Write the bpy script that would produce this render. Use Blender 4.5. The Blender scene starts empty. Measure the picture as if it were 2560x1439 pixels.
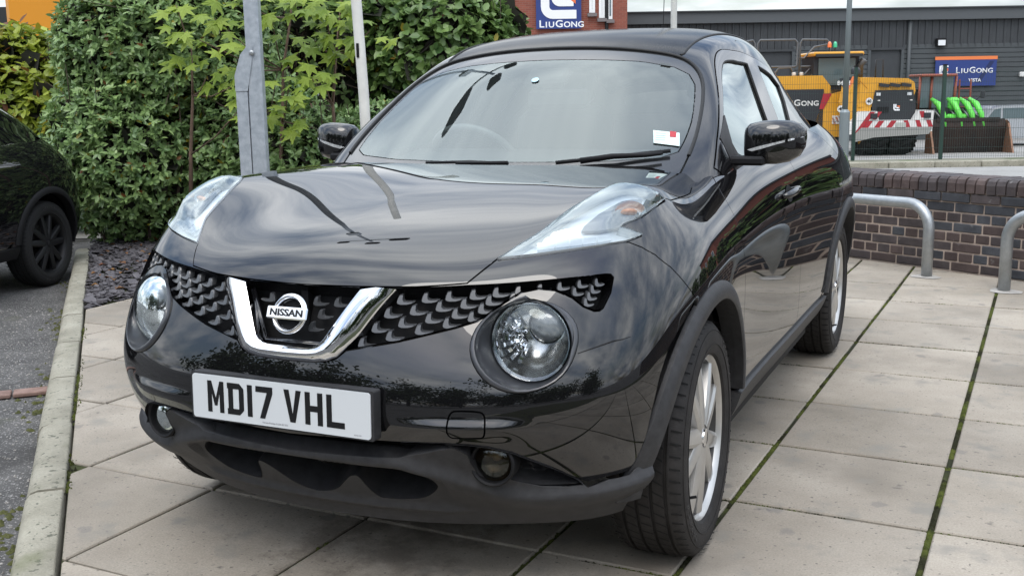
import bpy, bmesh, math, random
import numpy as np
from math import sin, cos, pi, radians, sqrt, atan2
from mathutils import Vector, Matrix
from mathutils.geometry import delaunay_2d_cdt
random.seed(7)
scene = bpy.context.scene
COL = scene.collection

# ------------------------------------------------------------------ camera
cam_d = bpy.data.cameras.new('camera'); cam = bpy.data.objects.new('camera', cam_d); COL.objects.link(cam)
CAM = Vector((1.5542, -2.8169, 1.2743)); YAW, PITCH, ROLL = radians(-24.7425), radians(10.1755), radians(-0.9442)
fw = Vector((sin(YAW)*cos(PITCH), cos(YAW)*cos(PITCH), -sin(PITCH))); rt = Vector((cos(YAW), -sin(YAW), 0)); up = rt.cross(fw)
r2 = rt*cos(ROLL) + up*sin(ROLL); u2 = -rt*sin(ROLL) + up*cos(ROLL)
M = Matrix((r2, u2, -fw)).transposed().to_4x4(); M.translation = CAM
cam.matrix_world = M
cam_d.sensor_width = 36.0; cam_d.sensor_fit = 'HORIZONTAL'; cam_d.lens = 37.567
cam_d.clip_start = 0.05; cam_d.clip_end = 2000
scene.camera = cam

# ------------------------------------------------------------------ sky, sun, exposure
SUN_EL, SUN_AZ = radians(58), radians(165)      # high bright overcast, sun behind thin cloud
world = bpy.data.worlds.new('World'); scene.world = world; world.use_nodes = True
wn = world.node_tree; wn.nodes.clear()
def wnode(t, **k):
    n = wn.nodes.new(t)
    for a, v in k.items(): setattr(n, a, v)
    return n
sky = wnode('ShaderNodeTexSky', sky_type='NISHITA', sun_disc=False, sun_elevation=SUN_EL, sun_rotation=SUN_AZ, air_density=1.2, dust_density=2.5)
tc = wnode('ShaderNodeTexCoord'); sep = wnode('ShaderNodeSeparateXYZ'); wn.links.new(tc.outputs['Generated'], sep.inputs[0])
zc = wnode('ShaderNodeMath', operation='MAXIMUM'); zc.inputs[1].default_value = 0.0; wn.links.new(sep.outputs['Z'], zc.inputs[0])
za = wnode('ShaderNodeMath', operation='ADD'); za.inputs[1].default_value = 0.30; wn.links.new(zc.outputs[0], za.inputs[0])
dvx = wnode('ShaderNodeMath', operation='DIVIDE'); dvy = wnode('ShaderNodeMath', operation='DIVIDE')
wn.links.new(sep.outputs['X'], dvx.inputs[0]); wn.links.new(za.outputs[0], dvx.inputs[1])
wn.links.new(sep.outputs['Y'], dvy.inputs[0]); wn.links.new(za.outputs[0], dvy.inputs[1])
cmb = wnode('ShaderNodeCombineXYZ'); wn.links.new(dvx.outputs[0], cmb.inputs[0]); wn.links.new(dvy.outputs[0], cmb.inputs[1])
mp = wnode('ShaderNodeMapping'); mp.inputs['Rotation'].default_value = (0, 0, radians(35)); mp.inputs['Scale'].default_value = (0.75, 1.35, 1)
wn.links.new(cmb.outputs[0], mp.inputs[0])
nz = wnode('ShaderNodeTexNoise'); nz.inputs['Scale'].default_value = 1.35; nz.inputs['Detail'].default_value = 8; nz.inputs['Roughness'].default_value = 0.56; nz.inputs['Distortion'].default_value = 0.25
wn.links.new(mp.outputs[0], nz.inputs['Vector'])
cr = wnode('ShaderNodeValToRGB'); cr.color_ramp.elements[0].position = 0.34; cr.color_ramp.elements[0].color = (0, 0, 0, 1); cr.color_ramp.elements[1].position = 0.55; cr.color_ramp.elements[1].color = (1, 1, 1, 1)
wn.links.new(nz.outputs[0], cr.inputs[0])
nz2 = wnode('ShaderNodeTexNoise'); nz2.inputs['Scale'].default_value = 2.4; nz2.inputs['Detail'].default_value = 7; nz2.inputs['Roughness'].default_value = 0.55
wn.links.new(mp.outputs[0], nz2.inputs['Vector'])
cc = wnode('ShaderNodeValToRGB'); cc.color_ramp.elements[0].position = 0.34; cc.color_ramp.elements[0].color = (2.7, 3.3, 4.3, 1); cc.color_ramp.elements[1].position = 0.66; cc.color_ramp.elements[1].color = (9.6, 9.9, 10.2, 1)
wn.links.new(nz2.outputs[0], cc.inputs[0])
mx = wnode('ShaderNodeMix', data_type='RGBA')
wn.links.new(cr.outputs[0], mx.inputs[0]); wn.links.new(sky.outputs[0], mx.inputs[6]); wn.links.new(cc.outputs[0], mx.inputs[7])
# an overcast sky is dimmer towards the horizon than overhead
ov = wnode('ShaderNodeMapRange'); ov.inputs['From Min'].default_value = 0.0; ov.inputs['From Max'].default_value = 1.0; ov.inputs['To Min'].default_value = 0.50; ov.inputs['To Max'].default_value = 1.30; wn.links.new(zc.outputs[0], ov.inputs[0])
vsc = wnode('ShaderNodeVectorMath', operation='SCALE'); wn.links.new(mx.outputs[2], vsc.inputs[0]); wn.links.new(ov.outputs[0], vsc.inputs['Scale'])
bg = wnode('ShaderNodeBackground'); bg.inputs[1].default_value = 0.135
wn.links.new(vsc.outputs[0], bg.inputs[0])
wo = wnode('ShaderNodeOutputWorld'); wn.links.new(bg.outputs[0], wo.inputs[0])

sun_d = bpy.data.lights.new('sun', 'SUN'); sun = bpy.data.objects.new('sun', sun_d); COL.objects.link(sun)
sun_d.energy = 0.6; sun_d.angle = radians(32); sun_d.color = (1.0, 0.95, 0.88)
sdir = Vector((sin(SUN_AZ)*cos(SUN_EL), cos(SUN_AZ)*cos(SUN_EL), sin(SUN_EL)))
sun.rotation_euler = sdir.to_track_quat('Z', 'Y').to_euler(); sun.location = (0, 0, 12)
vs = scene.view_settings; vs.view_transform = 'Standard'; vs.look = 'None'; vs.exposure = 1.08; vs.gamma = 1.0; vs.use_curve_mapping = False
scene.cycles.use_denoising = True
scene.cycles.max_bounces = 8; scene.cycles.transparent_max_bounces = 12; scene.cycles.caustics_reflective = False; scene.cycles.caustics_refractive = False

# ------------------------------------------------------------------ helpers
def tag(o, label=None, cat=None, group=None, kind=None):
    for k, v in (('label', label), ('category', cat), ('group', group), ('kind', kind)):
        if v: o[k] = v
    return o
def empty(name, loc=(0, 0, 0), rz=0.0):
    o = bpy.data.objects.new(name, None); COL.objects.link(o); o.location = loc; o.rotation_euler = (0, 0, rz); o.empty_display_size = 0.1
    return o
def link(name, me, parent=None, mat=None, loc=None, rot=None, scale=None):
    o = bpy.data.objects.new(name, me); COL.objects.link(o)
    if mat is not None and not me.materials: me.materials.append(mat)
    if parent is not None: o.parent = parent
    if loc is not None: o.location = loc
    if rot is not None: o.rotation_euler = rot
    if scale is not None: o.scale = scale
    return o
def copy_tree(o, parent=None):
    c = o.copy(); COL.objects.link(c); c.parent = parent
    for ch in list(o.children): copy_tree(ch, c)
    return c
class MB:
    """collects verts and faces; build() links them as one mesh object"""
    def __init__(s): s.v = []; s.f = []; s.m = []
    def add(s, vs_, fs_, mi=0):
        b = len(s.v); s.v += [tuple(v) for v in vs_]; s.f += [tuple(i+b for i in f) for f in fs_]; s.m += [mi]*len(fs_); return s
    def box(s, c, d, rot=None, bev=0.0, mi=0):
        x, y, z = d[0]/2, d[1]/2, d[2]/2
        if bev <= 0:
            vv = [(-x,-y,-z),(x,-y,-z),(x,y,-z),(-x,y,-z),(-x,-y,z),(x,-y,z),(x,y,z),(-x,y,z)]
            ff = [(0,3,2,1),(4,5,6,7),(0,1,5,4),(1,2,6,5),(2,3,7,6),(3,0,4,7)]
        else:
            b = min(bev, x*.9, y*.9, z*.9); vv = []
            for sx in (-1, 1):
                for sy in (-1, 1):
                    for sz in (-1, 1): vv += [(sx*x, sy*(y-b), sz*(z-b)), (sx*(x-b), sy*y, sz*(z-b)), (sx*(x-b), sy*(y-b), sz*z)]
            I = lambda sx, sy, sz, a: ((sx > 0)*4+(sy > 0)*2+(sz > 0))*3+a
            ff = []
            for q in (-1, 1):
                a = [I(q,-1,-1,0),I(q,1,-1,0),I(q,1,1,0),I(q,-1,1,0)]; ff.append(a if q > 0 else a[::-1])
                a = [I(-1,q,-1,1),I(-1,q,1,1),I(1,q,1,1),I(1,q,-1,1)]; ff.append(a if q > 0 else a[::-1])
                a = [I(-1,-1,q,2),I(1,-1,q,2),I(1,1,q,2),I(-1,1,q,2)]; ff.append(a if q > 0 else a[::-1])
            for a_ in (-1, 1):
                for b_ in (-1, 1):
                    e = [I(a_,b_,-1,0),I(a_,b_,-1,1),I(a_,b_,1,1),I(a_,b_,1,0)]; ff.append(e if a_*b_ < 0 else e[::-1])
                    e = [I(a_,-1,b_,0),I(a_,-1,b_,2),I(a_,1,b_,2),I(a_,1,b_,0)]; ff.append(e if a_*b_ > 0 else e[::-1])
                    e = [I(-1,a_,b_,1),I(-1,a_,b_,2),I(1,a_,b_,2),I(1,a_,b_,1)]; ff.append(e if a_*b_ < 0 else e[::-1])
                    for c_ in (-1, 1):
                        t = [I(a_,b_,c_,0),I(a_,b_,c_,1),I(a_,b_,c_,2)]; ff.append(t if a_*b_*c_ > 0 else t[::-1])
        if rot is not None: vv = [tuple(rot @ Vector(v)) for v in vv]
        return s.add([(v[0]+c[0], v[1]+c[1], v[2]+c[2]) for v in vv], ff, mi)
    def tube(s, pts, r, n=10, cap=True, mi=0, closed=False):
        pts = [Vector(p) for p in pts]; rs = r if isinstance(r, (list, tuple)) else [r]*len(pts); N = len(pts); vv = []; ff = []
        prev = None
        for i, p in enumerate(pts):
            if closed: t = pts[(i+1) % N]-pts[i-1]
            else: t = pts[min(i+1, N-1)]-pts[max(i-1, 0)]
            t.normalize()
            if prev is None:
                a = Vector((0, 0, 1)) if abs(t.z) < .9 else Vector((1, 0, 0)); b = t.cross(a).normalized()
            else:
                b = (prev - t*prev.dot(t)).normalized()
            prev = b; c = t.cross(b)
            for j in range(n):
                an = 2*pi*j/n; vv.append(p+(b*cos(an)+c*sin(an))*rs[i])
        for i in range(N if closed else N-1):
            k = (i+1) % N
            for j in range(n): ff.append((i*n+j, i*n+(j+1) % n, k*n+(j+1) % n, k*n+j))
        if cap and not closed: ff.append(tuple(range(n))[::-1]); ff.append(tuple((N-1)*n+j for j in range(n)))
        return s.add(vv, ff, mi)
    def lathe(s, prof, n=32, mat4=None, mi=0, close=False):
        """prof: (radius, height) pairs about local Z"""
        vv = []; ff = []; P = len(prof)
        for i in range(n):
            a = 2*pi*i/n
            for r_, h in prof: vv.append(Vector((r_*cos(a), r_*sin(a), h)))
        for i in range(n):
            k = (i+1) % n
            for j in range(P-1 if not close else P): ff.append((i*P+j, k*P+j, k*P+(j+1) % P, i*P+(j+1) % P))
        if mat4 is not None: vv = [mat4 @ v for v in vv]
        return s.add(vv, ff, mi)
    def prism(s, poly, h0, h1, mat4=None, mi=0):
        """poly in local XY, extruded from z=h0 to z=h1"""
        n = len(poly); vv = [Vector((p[0], p[1], h0)) for p in poly]+[Vector((p[0], p[1], h1)) for p in poly]
        if mat4 is not None: vv = [mat4 @ v for v in vv]
        ar = sum(poly[i][0]*poly[(i+1) % n][1]-poly[(i+1) % n][0]*poly[i][1] for i in range(n))
        ff = [tuple(range(n, 2*n)), tuple(range(n))[::-1]]+[(i, (i+1) % n, n+(i+1) % n, n+i) for i in range(n)]
        if ar < 0: ff = [f[::-1] for f in ff]
        return s.add(vv, ff, mi)
    def build(s, name, mat=None, parent=None, smooth=False, angle=None, loc=None, rot=None):
        me = bpy.data.meshes.new(name); me.from_pydata([tuple(v) for v in s.v], [], s.f)
        for m in (mat if isinstance(mat, (list, tuple)) else [mat]):
            if m is not None: me.materials.append(m)
        if isinstance(mat, (list, tuple)): me.polygons.foreach_set('material_index', s.m)
        if smooth or angle: me.polygons.foreach_set('use_smooth', [True]*len(me.polygons))
        me.update()
        if angle: me.set_sharp_from_angle(angle=radians(angle))
        return link(name, me, parent, None, loc, rot)
def basis(origin, zdir, xdir=None):
    z = Vector(zdir).normalized(); x = Vector(xdir) if xdir is not None else (Vector((0, 0, 1)) if abs(z.z) < .9 else Vector((1, 0, 0))).cross(z)
    x = (x - z*x.dot(z)).normalized(); y = z.cross(x)
    m = Matrix((x, y, z)).transposed().to_4x4(); m.translation = Vector(origin); return m

# ------------------------------------------------------------------ materials
MATS = {}
def mat(name, col, rough=.5, metal=0.0, coat=0.0, spec=.5, var=0.0, vscale=8.0, bump=0.0, bscale=60.0, col2=None, trans=0.0, ior=1.45, coatr=.03, rvar=0.0, detail=4.0, emis=None):
    if name in MATS: return MATS[name]
    m = bpy.data.materials.new(name); m.use_nodes = True; nt = m.node_tree; b = nt.nodes['Principled BSDF']
    b.inputs['Base Color'].default_value = (*col, 1); b.inputs['Roughness'].default_value = rough; b.inputs['Metallic'].default_value = metal
    b.inputs['Coat Weight'].default_value = coat; b.inputs['Coat Roughness'].default_value = coatr; b.inputs['Specular IOR Level'].default_value = spec
    b.inputs['Transmission Weight'].default_value = trans; b.inputs['IOR'].default_value = ior
    if emis: b.inputs['Emission Color'].default_value = (*emis[0], 1); b.inputs['Emission Strength'].default_value = emis[1]
    if var or col2 or bump or rvar:
        t = nt.nodes.new('ShaderNodeTexCoord')
    if var or col2:
        n = nt.nodes.new('ShaderNodeTexNoise'); n.inputs['Scale'].default_value = vscale; n.inputs['Detail'].default_value = detail; n.inputs['Roughness'].default_value = .65
        nt.links.new(t.outputs['Object'], n.inputs['Vector'])
        c2 = col2 if col2 else tuple(max(0, c*(1-var)) for c in col); c1 = col if col2 else tuple(min(1, c*(1+var)) for c in col)
        r = nt.nodes.new('ShaderNodeValToRGB'); r.color_ramp.elements[0].position = .33; r.color_ramp.elements[1].position = .67
        r.color_ramp.elements[0].color = (*c2, 1); r.color_ramp.elements[1].color = (*c1, 1)
        nt.links.new(n.outputs[0], r.inputs[0]); nt.links.new(r.outputs[0], b.inputs['Base Color'])
        if rvar:
            mr = nt.nodes.new('ShaderNodeMapRange'); mr.inputs['To Min'].default_value = max(0, rough-rvar); mr.inputs['To Max'].default_value = min(1, rough+rvar)
            mr.inputs['From Min'].default_value = .3; mr.inputs['From Max'].default_value = .7
            nt.links.new(n.outputs[0], mr.inputs[0]); nt.links.new(mr.outputs[0], b.inputs['Roughness'])
    if bump:
        n2 = nt.nodes.new('ShaderNodeTexNoise'); n2.inputs['Scale'].default_value = bscale; n2.inputs['Detail'].default_value = 5; n2.inputs['Roughness'].default_value = .6
        nt.links.new(t.outputs['Object'], n2.inputs['Vector'])
        bp = nt.nodes.new('ShaderNodeBump'); bp.inputs['Strength'].default_value = bump; bp.inputs['Distance'].default_value = .01
        nt.links.new(n2.outputs[0], bp.inputs['Height']); nt.links.new(bp.outputs[0], b.inputs['Normal'])
    MATS[name] = m; return m
def glass_mat(name, tint, fac_min, fac_max, rough=.0, dust=0.0, dustcol=(.5, .52, .52)):
    """thin sheet of glass: see-through with a tint, reflecting more at a slant"""
    if name in MATS: return MATS[name]
    m = bpy.data.materials.new(name); m.use_nodes = True; nt = m.node_tree; nt.nodes.clear()
    o = nt.nodes.new('ShaderNodeOutputMaterial'); tr = nt.nodes.new('ShaderNodeBsdfTransparent'); tr.inputs[0].default_value = (*tint, 1)
    gl = nt.nodes.new('ShaderNodeBsdfGlossy'); gl.inputs['Roughness'].default_value = rough; gl.inputs[0].default_value = (.88, .96, .96, 1)
    fr = nt.nodes.new('ShaderNodeFresnel'); fr.inputs[0].default_value = 1.52
    mr = nt.nodes.new('ShaderNodeMapRange'); mr.inputs['From Min'].default_value = .04; mr.inputs['From Max'].default_value = .5; mr.inputs['To Min'].default_value = fac_min; mr.inputs['To Max'].default_value = fac_max
    nt.links.new(fr.outputs[0], mr.inputs[0])
    mixs = nt.nodes.new('ShaderNodeMixShader'); nt.links.new(mr.outputs[0], mixs.inputs[0]); nt.links.new(gl.outputs[0], mixs.inputs[2])
    if dust > 0:
        df = nt.nodes.new('ShaderNodeBsdfDiffuse'); df.inputs[0].default_value = (*dustcol, 1)
        t = nt.nodes.new('ShaderNodeTexCoord'); n = nt.nodes.new('ShaderNodeTexNoise'); n.inputs['Scale'].default_value = 3.0; n.inputs['Detail'].default_value = 6
        nt.links.new(t.outputs['Object'], n.inputs['Vector'])
        mm = nt.nodes.new('ShaderNodeMapRange'); mm.inputs['From Min'].default_value = .3; mm.inputs['From Max'].default_value = .7; mm.inputs['To Min'].default_value = dust*.6; mm.inputs['To Max'].default_value = dust*1.3
        nt.links.new(n.outputs[0], mm.inputs[0])
        m2 = nt.nodes.new('ShaderNodeMixShader'); nt.links.new(mm.outputs[0], m2.inputs[0]); nt.links.new(tr.outputs[0], m2.inputs[1]); nt.links.new(df.outputs[0], m2.inputs[2])
        nt.links.new(m2.outputs[0], mixs.inputs[1])
    else: nt.links.new(tr.outputs[0], mixs.inputs[1])
    nt.links.new(mixs.outputs[0], o.inputs[0]); MATS[name] = m; return m
def text_mesh(name, body, size, mat_, parent, m4, bold=0.0, depth=.002, sx=1.0, align='CENTER'):
    """lettering as a mesh lying in the local XY plane of m4"""
    cu = bpy.data.curves.new(name, 'FONT'); cu.body = body; cu.size = size; cu.extrude = depth; cu.offset = bold; cu.align_x = align; cu.align_y = 'CENTER'; cu.resolution_u = 3
    tmp = bpy.data.objects.new(name+'_tmp', cu); COL.objects.link(tmp)
    bpy.context.view_layer.update()
    dg = bpy.context.evaluated_depsgraph_get(); me = bpy.data.meshes.new_from_object(tmp.evaluated_get(dg))
    bpy.data.objects.remove(tmp); bpy.data.curves.remove(cu)
    me.name = name; me.transform(m4 @ Matrix.Diagonal((sx, 1, 1, 1))); me.materials.clear(); me.materials.append(mat_)
    return link(name, me, parent)

# ------------------------------------------------------------------ the parked car: smooth body surfaces
# reference points of the body, columns running round the car from the nose to the tail, rows from the sill up
BODY = {
0:[(0,-.62,.22),(0,-.662,.31),(0,-.74,.42),(0,-.783,.54),(0,-.762,.65),(0,-.72,.755),(0,-.672,.842),(0,-.585,.91),(0,-.36,.97),(0,0,1.032),(0,.42,1.064)],
1:[(.2,-.612,.22),(.2,-.655,.31),(.2,-.73,.42),(.2,-.77,.54),(.2,-.745,.65),(.205,-.7,.755),(.21,-.655,.842),(.21,-.565,.906),(.205,-.35,.969),(.2,0,1.034),(.2,.42,1.063)],
2:[(.38,-.565,.22),(.39,-.615,.31),(.4,-.69,.42),(.41,-.735,.54),(.41,-.7,.65),(.412,-.645,.755),(.412,-.592,.84),(.412,-.5,.898),(.405,-.3,.968),(.4,0,1.035),(.39,.42,1.062)],
3:[(.53,-.5,.22),(.55,-.56,.31),(.575,-.635,.42),(.585,-.665,.54),(.585,-.64,.65),(.585,-.575,.76),(.58,-.52,.845),(.575,-.42,.932),(.585,-.22,1.005),(.575,.02,1.043),(.56,.42,1.057)],
4:[(.66,-.42,.23),(.685,-.465,.31),(.712,-.505,.42),(.735,-.535,.54),(.735,-.515,.65),(.73,-.46,.76),(.714,-.42,.846),(.69,-.32,.955),(.68,-.13,1.03),(.655,.06,1.034),(.64,.42,1.04)],
5:[(.75,-.33,.24),(.795,-.365,.33),(.82,-.39,.42),(.83,-.385,.54),(.83,-.36,.65),(.825,-.31,.76),(.8,-.26,.85),(.77,-.19,.925),(.742,-.05,.998),(.704,.12,1.006),(.672,.44,1.016)],
6:[(.82,-.05,.27),(.86,-.05,.36),(.865,-.04,.45),(.87,-.04,.56),(.873,-.03,.67),(.87,-.02,.77),(.845,0,.86),(.805,.02,.92),(.765,.08,.961),(.729,.2,.98),(.692,.46,.998)],
7:[(.8,.36,.27),(.838,.36,.36),(.845,.36,.45),(.849,.36,.56),(.85,.36,.67),(.847,.36,.77),(.83,.36,.86),(.795,.37,.925),(.765,.38,.975),(.74,.42,1),(.7,.52,1.02)],
8:[(.8,.75,.27),(.838,.75,.36),(.845,.75,.45),(.848,.75,.56),(.848,.75,.67),(.845,.75,.77),(.835,.75,.86),(.815,.75,.93),(.785,.75,.985),(.755,.76,1.025),(.715,.78,1.05)],
9:[(.8,1.2,.27),(.838,1.2,.36),(.845,1.2,.45),(.848,1.2,.56),(.849,1.2,.67),(.846,1.2,.78),(.838,1.2,.87),(.82,1.2,.94),(.79,1.2,1),(.755,1.2,1.04),(.715,1.2,1.065)],
10:[(.8,1.7,.27),(.84,1.7,.36),(.848,1.7,.45),(.853,1.7,.56),(.856,1.7,.67),(.856,1.7,.79),(.85,1.7,.88),(.83,1.7,.955),(.8,1.7,1.015),(.76,1.7,1.06),(.72,1.7,1.085)],
11:[(.8,2.1,.27),(.84,2.1,.36),(.85,2.1,.45),(.86,2.1,.56),(.868,2.1,.67),(.87,2.1,.79),(.862,2.1,.88),(.84,2.1,.96),(.805,2.1,1.025),(.765,2.1,1.07),(.725,2.1,1.1)],
12:[(.8,2.53,.27),(.85,2.53,.36),(.862,2.53,.45),(.873,2.53,.56),(.882,2.53,.67),(.882,2.53,.79),(.872,2.53,.88),(.845,2.53,.96),(.805,2.53,1.03),(.76,2.53,1.08),(.715,2.53,1.11)],
13:[(.76,2.95,.27),(.81,2.95,.36),(.825,2.95,.45),(.835,2.95,.56),(.842,2.95,.67),(.842,2.95,.79),(.83,2.93,.88),(.8,2.91,.96),(.76,2.88,1.03),(.71,2.85,1.08),(.67,2.82,1.12)],
14:[(.64,3.15,.28),(.68,3.2,.36),(.69,3.22,.45),(.7,3.22,.56),(.7,3.2,.67),(.69,3.17,.79),(.67,3.13,.88),(.65,3.08,.96),(.62,3.02,1.03),(.58,2.97,1.09),(.54,2.9,1.14)],
15:[(.34,3.2,.28),(.36,3.27,.36),(.36,3.3,.45),(.36,3.3,.56),(.36,3.28,.67),(.36,3.24,.79),(.35,3.2,.88),(.34,3.14,.96),(.33,3.08,1.03),(.31,3.02,1.1),(.29,2.95,1.16)],
16:[(0,3.22,.28),(0,3.29,.36),(0,3.32,.45),(0,3.32,.56),(0,3.3,.67),(0,3.26,.79),(0,3.21,.88),(0,3.15,.96),(0,3.09,1.03),(0,3.03,1.1),(0,2.96,1.16)]}
CAB = {
0:[(0,.27,1),(.25,.285,1),(.45,.34,1),(.625,.42,1),(.7,.46,.985),(.745,.5,.97),(.765,.53,.95),(.78,.56,.93)],
1:[(0,.48,1.13),(.25,.5,1.13),(.45,.545,1.13),(.64,.61,1.13),(.69,.635,1.125),(.715,.67,1.1),(.745,.7,1.02),(.775,.73,.93)],
2:[(0,.703,1.272),(.24,.72,1.272),(.43,.77,1.27),(.6,.84,1.268),(.645,.87,1.26),(.67,.91,1.23),(.73,.96,1.08),(.78,1,.95)],
3:[(0,.9,1.397),(.23,.915,1.394),(.41,.945,1.385),(.54,.985,1.37),(.59,1.03,1.355),(.615,1.09,1.33),(.7,1.17,1.14),(.78,1.22,.96)],
4:[(0,1.04,1.47),(.22,1.05,1.465),(.39,1.08,1.455),(.5,1.12,1.44),(.56,1.18,1.42),(.605,1.25,1.38),(.69,1.33,1.17),(.78,1.4,.97)],
5:[(0,1.3,1.523),(.22,1.31,1.518),(.39,1.33,1.507),(.5,1.36,1.488),(.565,1.42,1.45),(.61,1.46,1.39),(.69,1.5,1.18),(.78,1.55,.97)],
6:[(0,1.65,1.545),(.22,1.65,1.541),(.39,1.66,1.53),(.5,1.68,1.505),(.57,1.72,1.44),(.615,1.74,1.38),(.69,1.77,1.18),(.785,1.8,.98)],
7:[(0,2.1,1.535),(.22,2.1,1.53),(.39,2.1,1.512),(.5,2.1,1.475),(.575,2.1,1.39),(.615,2.1,1.32),(.7,2.1,1.17),(.79,2.1,.99)],
8:[(0,2.6,1.47),(.21,2.6,1.465),(.37,2.58,1.445),(.48,2.56,1.39),(.56,2.54,1.28),(.61,2.52,1.21),(.7,2.5,1.11),(.8,2.48,1)],
9:[(0,3.1,1.25),(.2,3.08,1.25),(.35,3.06,1.23),(.46,3.03,1.19),(.54,3,1.13),(.6,2.97,1.08),(.68,2.93,1.03),(.77,2.88,.97)],
10:[(0,3.25,1.08),(.2,3.23,1.08),(.34,3.2,1.07),(.45,3.15,1.05),(.53,3.1,1.03),(.59,3.05,1),(.66,3,.97),(.75,2.93,.93)]}

def bsp(x, n, d=False):
    x = np.clip(np.asarray(x, float), 0, n-1e-9); i = np.minimum(x.astype(int), n-1); f = x-i
    B = np.zeros((x.size, n+3)); r = np.arange(x.size)
    if not d: B[r,i] = (1-f)**3/6; B[r,i+1] = (3*f**3-6*f**2+4)/6; B[r,i+2] = (-3*f**3+3*f**2+3*f+1)/6; B[r,i+3] = f**3/6
    else: B[r,i] = -(1-f)**2/2; B[r,i+1] = (9*f**2-12*f)/6; B[r,i+2] = (-9*f**2+6*f+3)/6; B[r,i+3] = f**2/2
    return B
def spline_fit(data, lam):
    m = data.shape[0]; n = m-1; A = bsp(np.arange(m), n); D = np.zeros((n+1, n+3))
    for q in range(n+1): D[q, q:q+3] = (1, -2, 1)
    D3 = np.diff(D, axis=0); rows = [A, lam*D3, .02*lam*D]
    rhs = np.vstack([data.reshape(m, -1)]+[np.zeros((r.shape[0], data[0].size)) for r in rows[1:]])
    return np.linalg.lstsq(np.vstack(rows), rhs, rcond=None)[0].reshape((n+3,)+data.shape[1:])
class Surf:
    sg = 1.0
    def __init__(s, table, lt, lk, mt0, mt1, mk0):
        T = np.array([table[i] for i in range(len(table))], float); S = np.array([-1, 1, 1.]); s.tm, s.km = T.shape[0]-1, T.shape[1]-1
        s.e0 = s.ek = 0
        if mt0: T = np.concatenate([T[3:0:-1]*S, T], 0); s.e0 = 3
        if mt1: T = np.concatenate([T, T[-2:-5:-1]*S], 0)
        if mk0: T = np.concatenate([T[:, 3:0:-1]*S, T], 1); s.ek = 3
        s.nt, s.nk = T.shape[0]-1, T.shape[1]-1
        C = spline_fit(T, lt); s.C = np.swapaxes(spline_fit(np.swapaxes(C, 0, 1), lk), 0, 1)
        t = np.linspace(0, s.tm, 220); k = np.linspace(0, s.km, 150); Tg, Kg = np.meshgrid(t, k, indexing='ij')
        s.g = np.stack([Tg.ravel(), Kg.ravel()], 1); s.gp = s.ev(Tg, Kg)
    def ev(s, t, k):
        t = np.asarray(t, float).ravel(); k = np.asarray(k, float).ravel()
        return np.einsum('ni,nj,ijc->nc', bsp(t+s.e0, s.nt), bsp(k+s.ek, s.nk), s.C, optimize=True)
    def nrm(s, t, k):
        t = np.asarray(t, float).ravel(); k = np.asarray(k, float).ravel(); bt, bk = bsp(t+s.e0, s.nt), bsp(k+s.ek, s.nk)
        a = np.einsum('ni,nj,ijc->nc', bsp(t+s.e0, s.nt, True), bk, s.C, optimize=True)
        b = np.einsum('ni,nj,ijc->nc', bt, bsp(k+s.ek, s.nk, True), s.C, optimize=True)
        n = np.cross(a, b)*s.sg; return n/(np.linalg.norm(n, axis=1)[:, None]+1e-12)
    def inv(s, pts, ax, mask=None):
        """(t,k) of surface points given two of their coordinates (axes ax)"""
        g, gp = (s.g, s.gp) if mask is None else (s.g[mask], s.gp[mask])
        out = []
        for p in pts:
            d = (gp[:, ax[0]]-p[0])**2+(gp[:, ax[1]]-p[1])**2; tk = g[d.argmin()].copy()
            for _ in range(4):
                e = s.ev(tk[0], tk[1])[0][list(ax)]-np.array(p); h = 1e-3
                J = np.stack([(s.ev(tk[0]+h, tk[1])[0]-s.ev(tk[0], tk[1])[0])[list(ax)]/h, (s.ev(tk[0], tk[1]+h)[0]-s.ev(tk[0], tk[1])[0])[list(ax)]/h], 1)
                try: st = np.linalg.solve(J, -e)
                except Exception: break
                tk = np.clip(tk+np.clip(st, -.2, .2), [0, 0], [s.tm, s.km])
            out.append(tuple(tk))
        return out
body = Surf(BODY, .12, .12, True, True, False)
cabin = Surf(CAB, .15, .12, False, False, True); cabin.sg = -1.0
m_side = (body.gp[:, 0] > .6) & (body.gp[:, 2] < .98) & (body.g[:, 0] > 4.2) & (body.g[:, 0] < 13.6)
m_front = (body.g[:, 0] < 5.2) & (body.g[:, 1] < 6.6)

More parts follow.
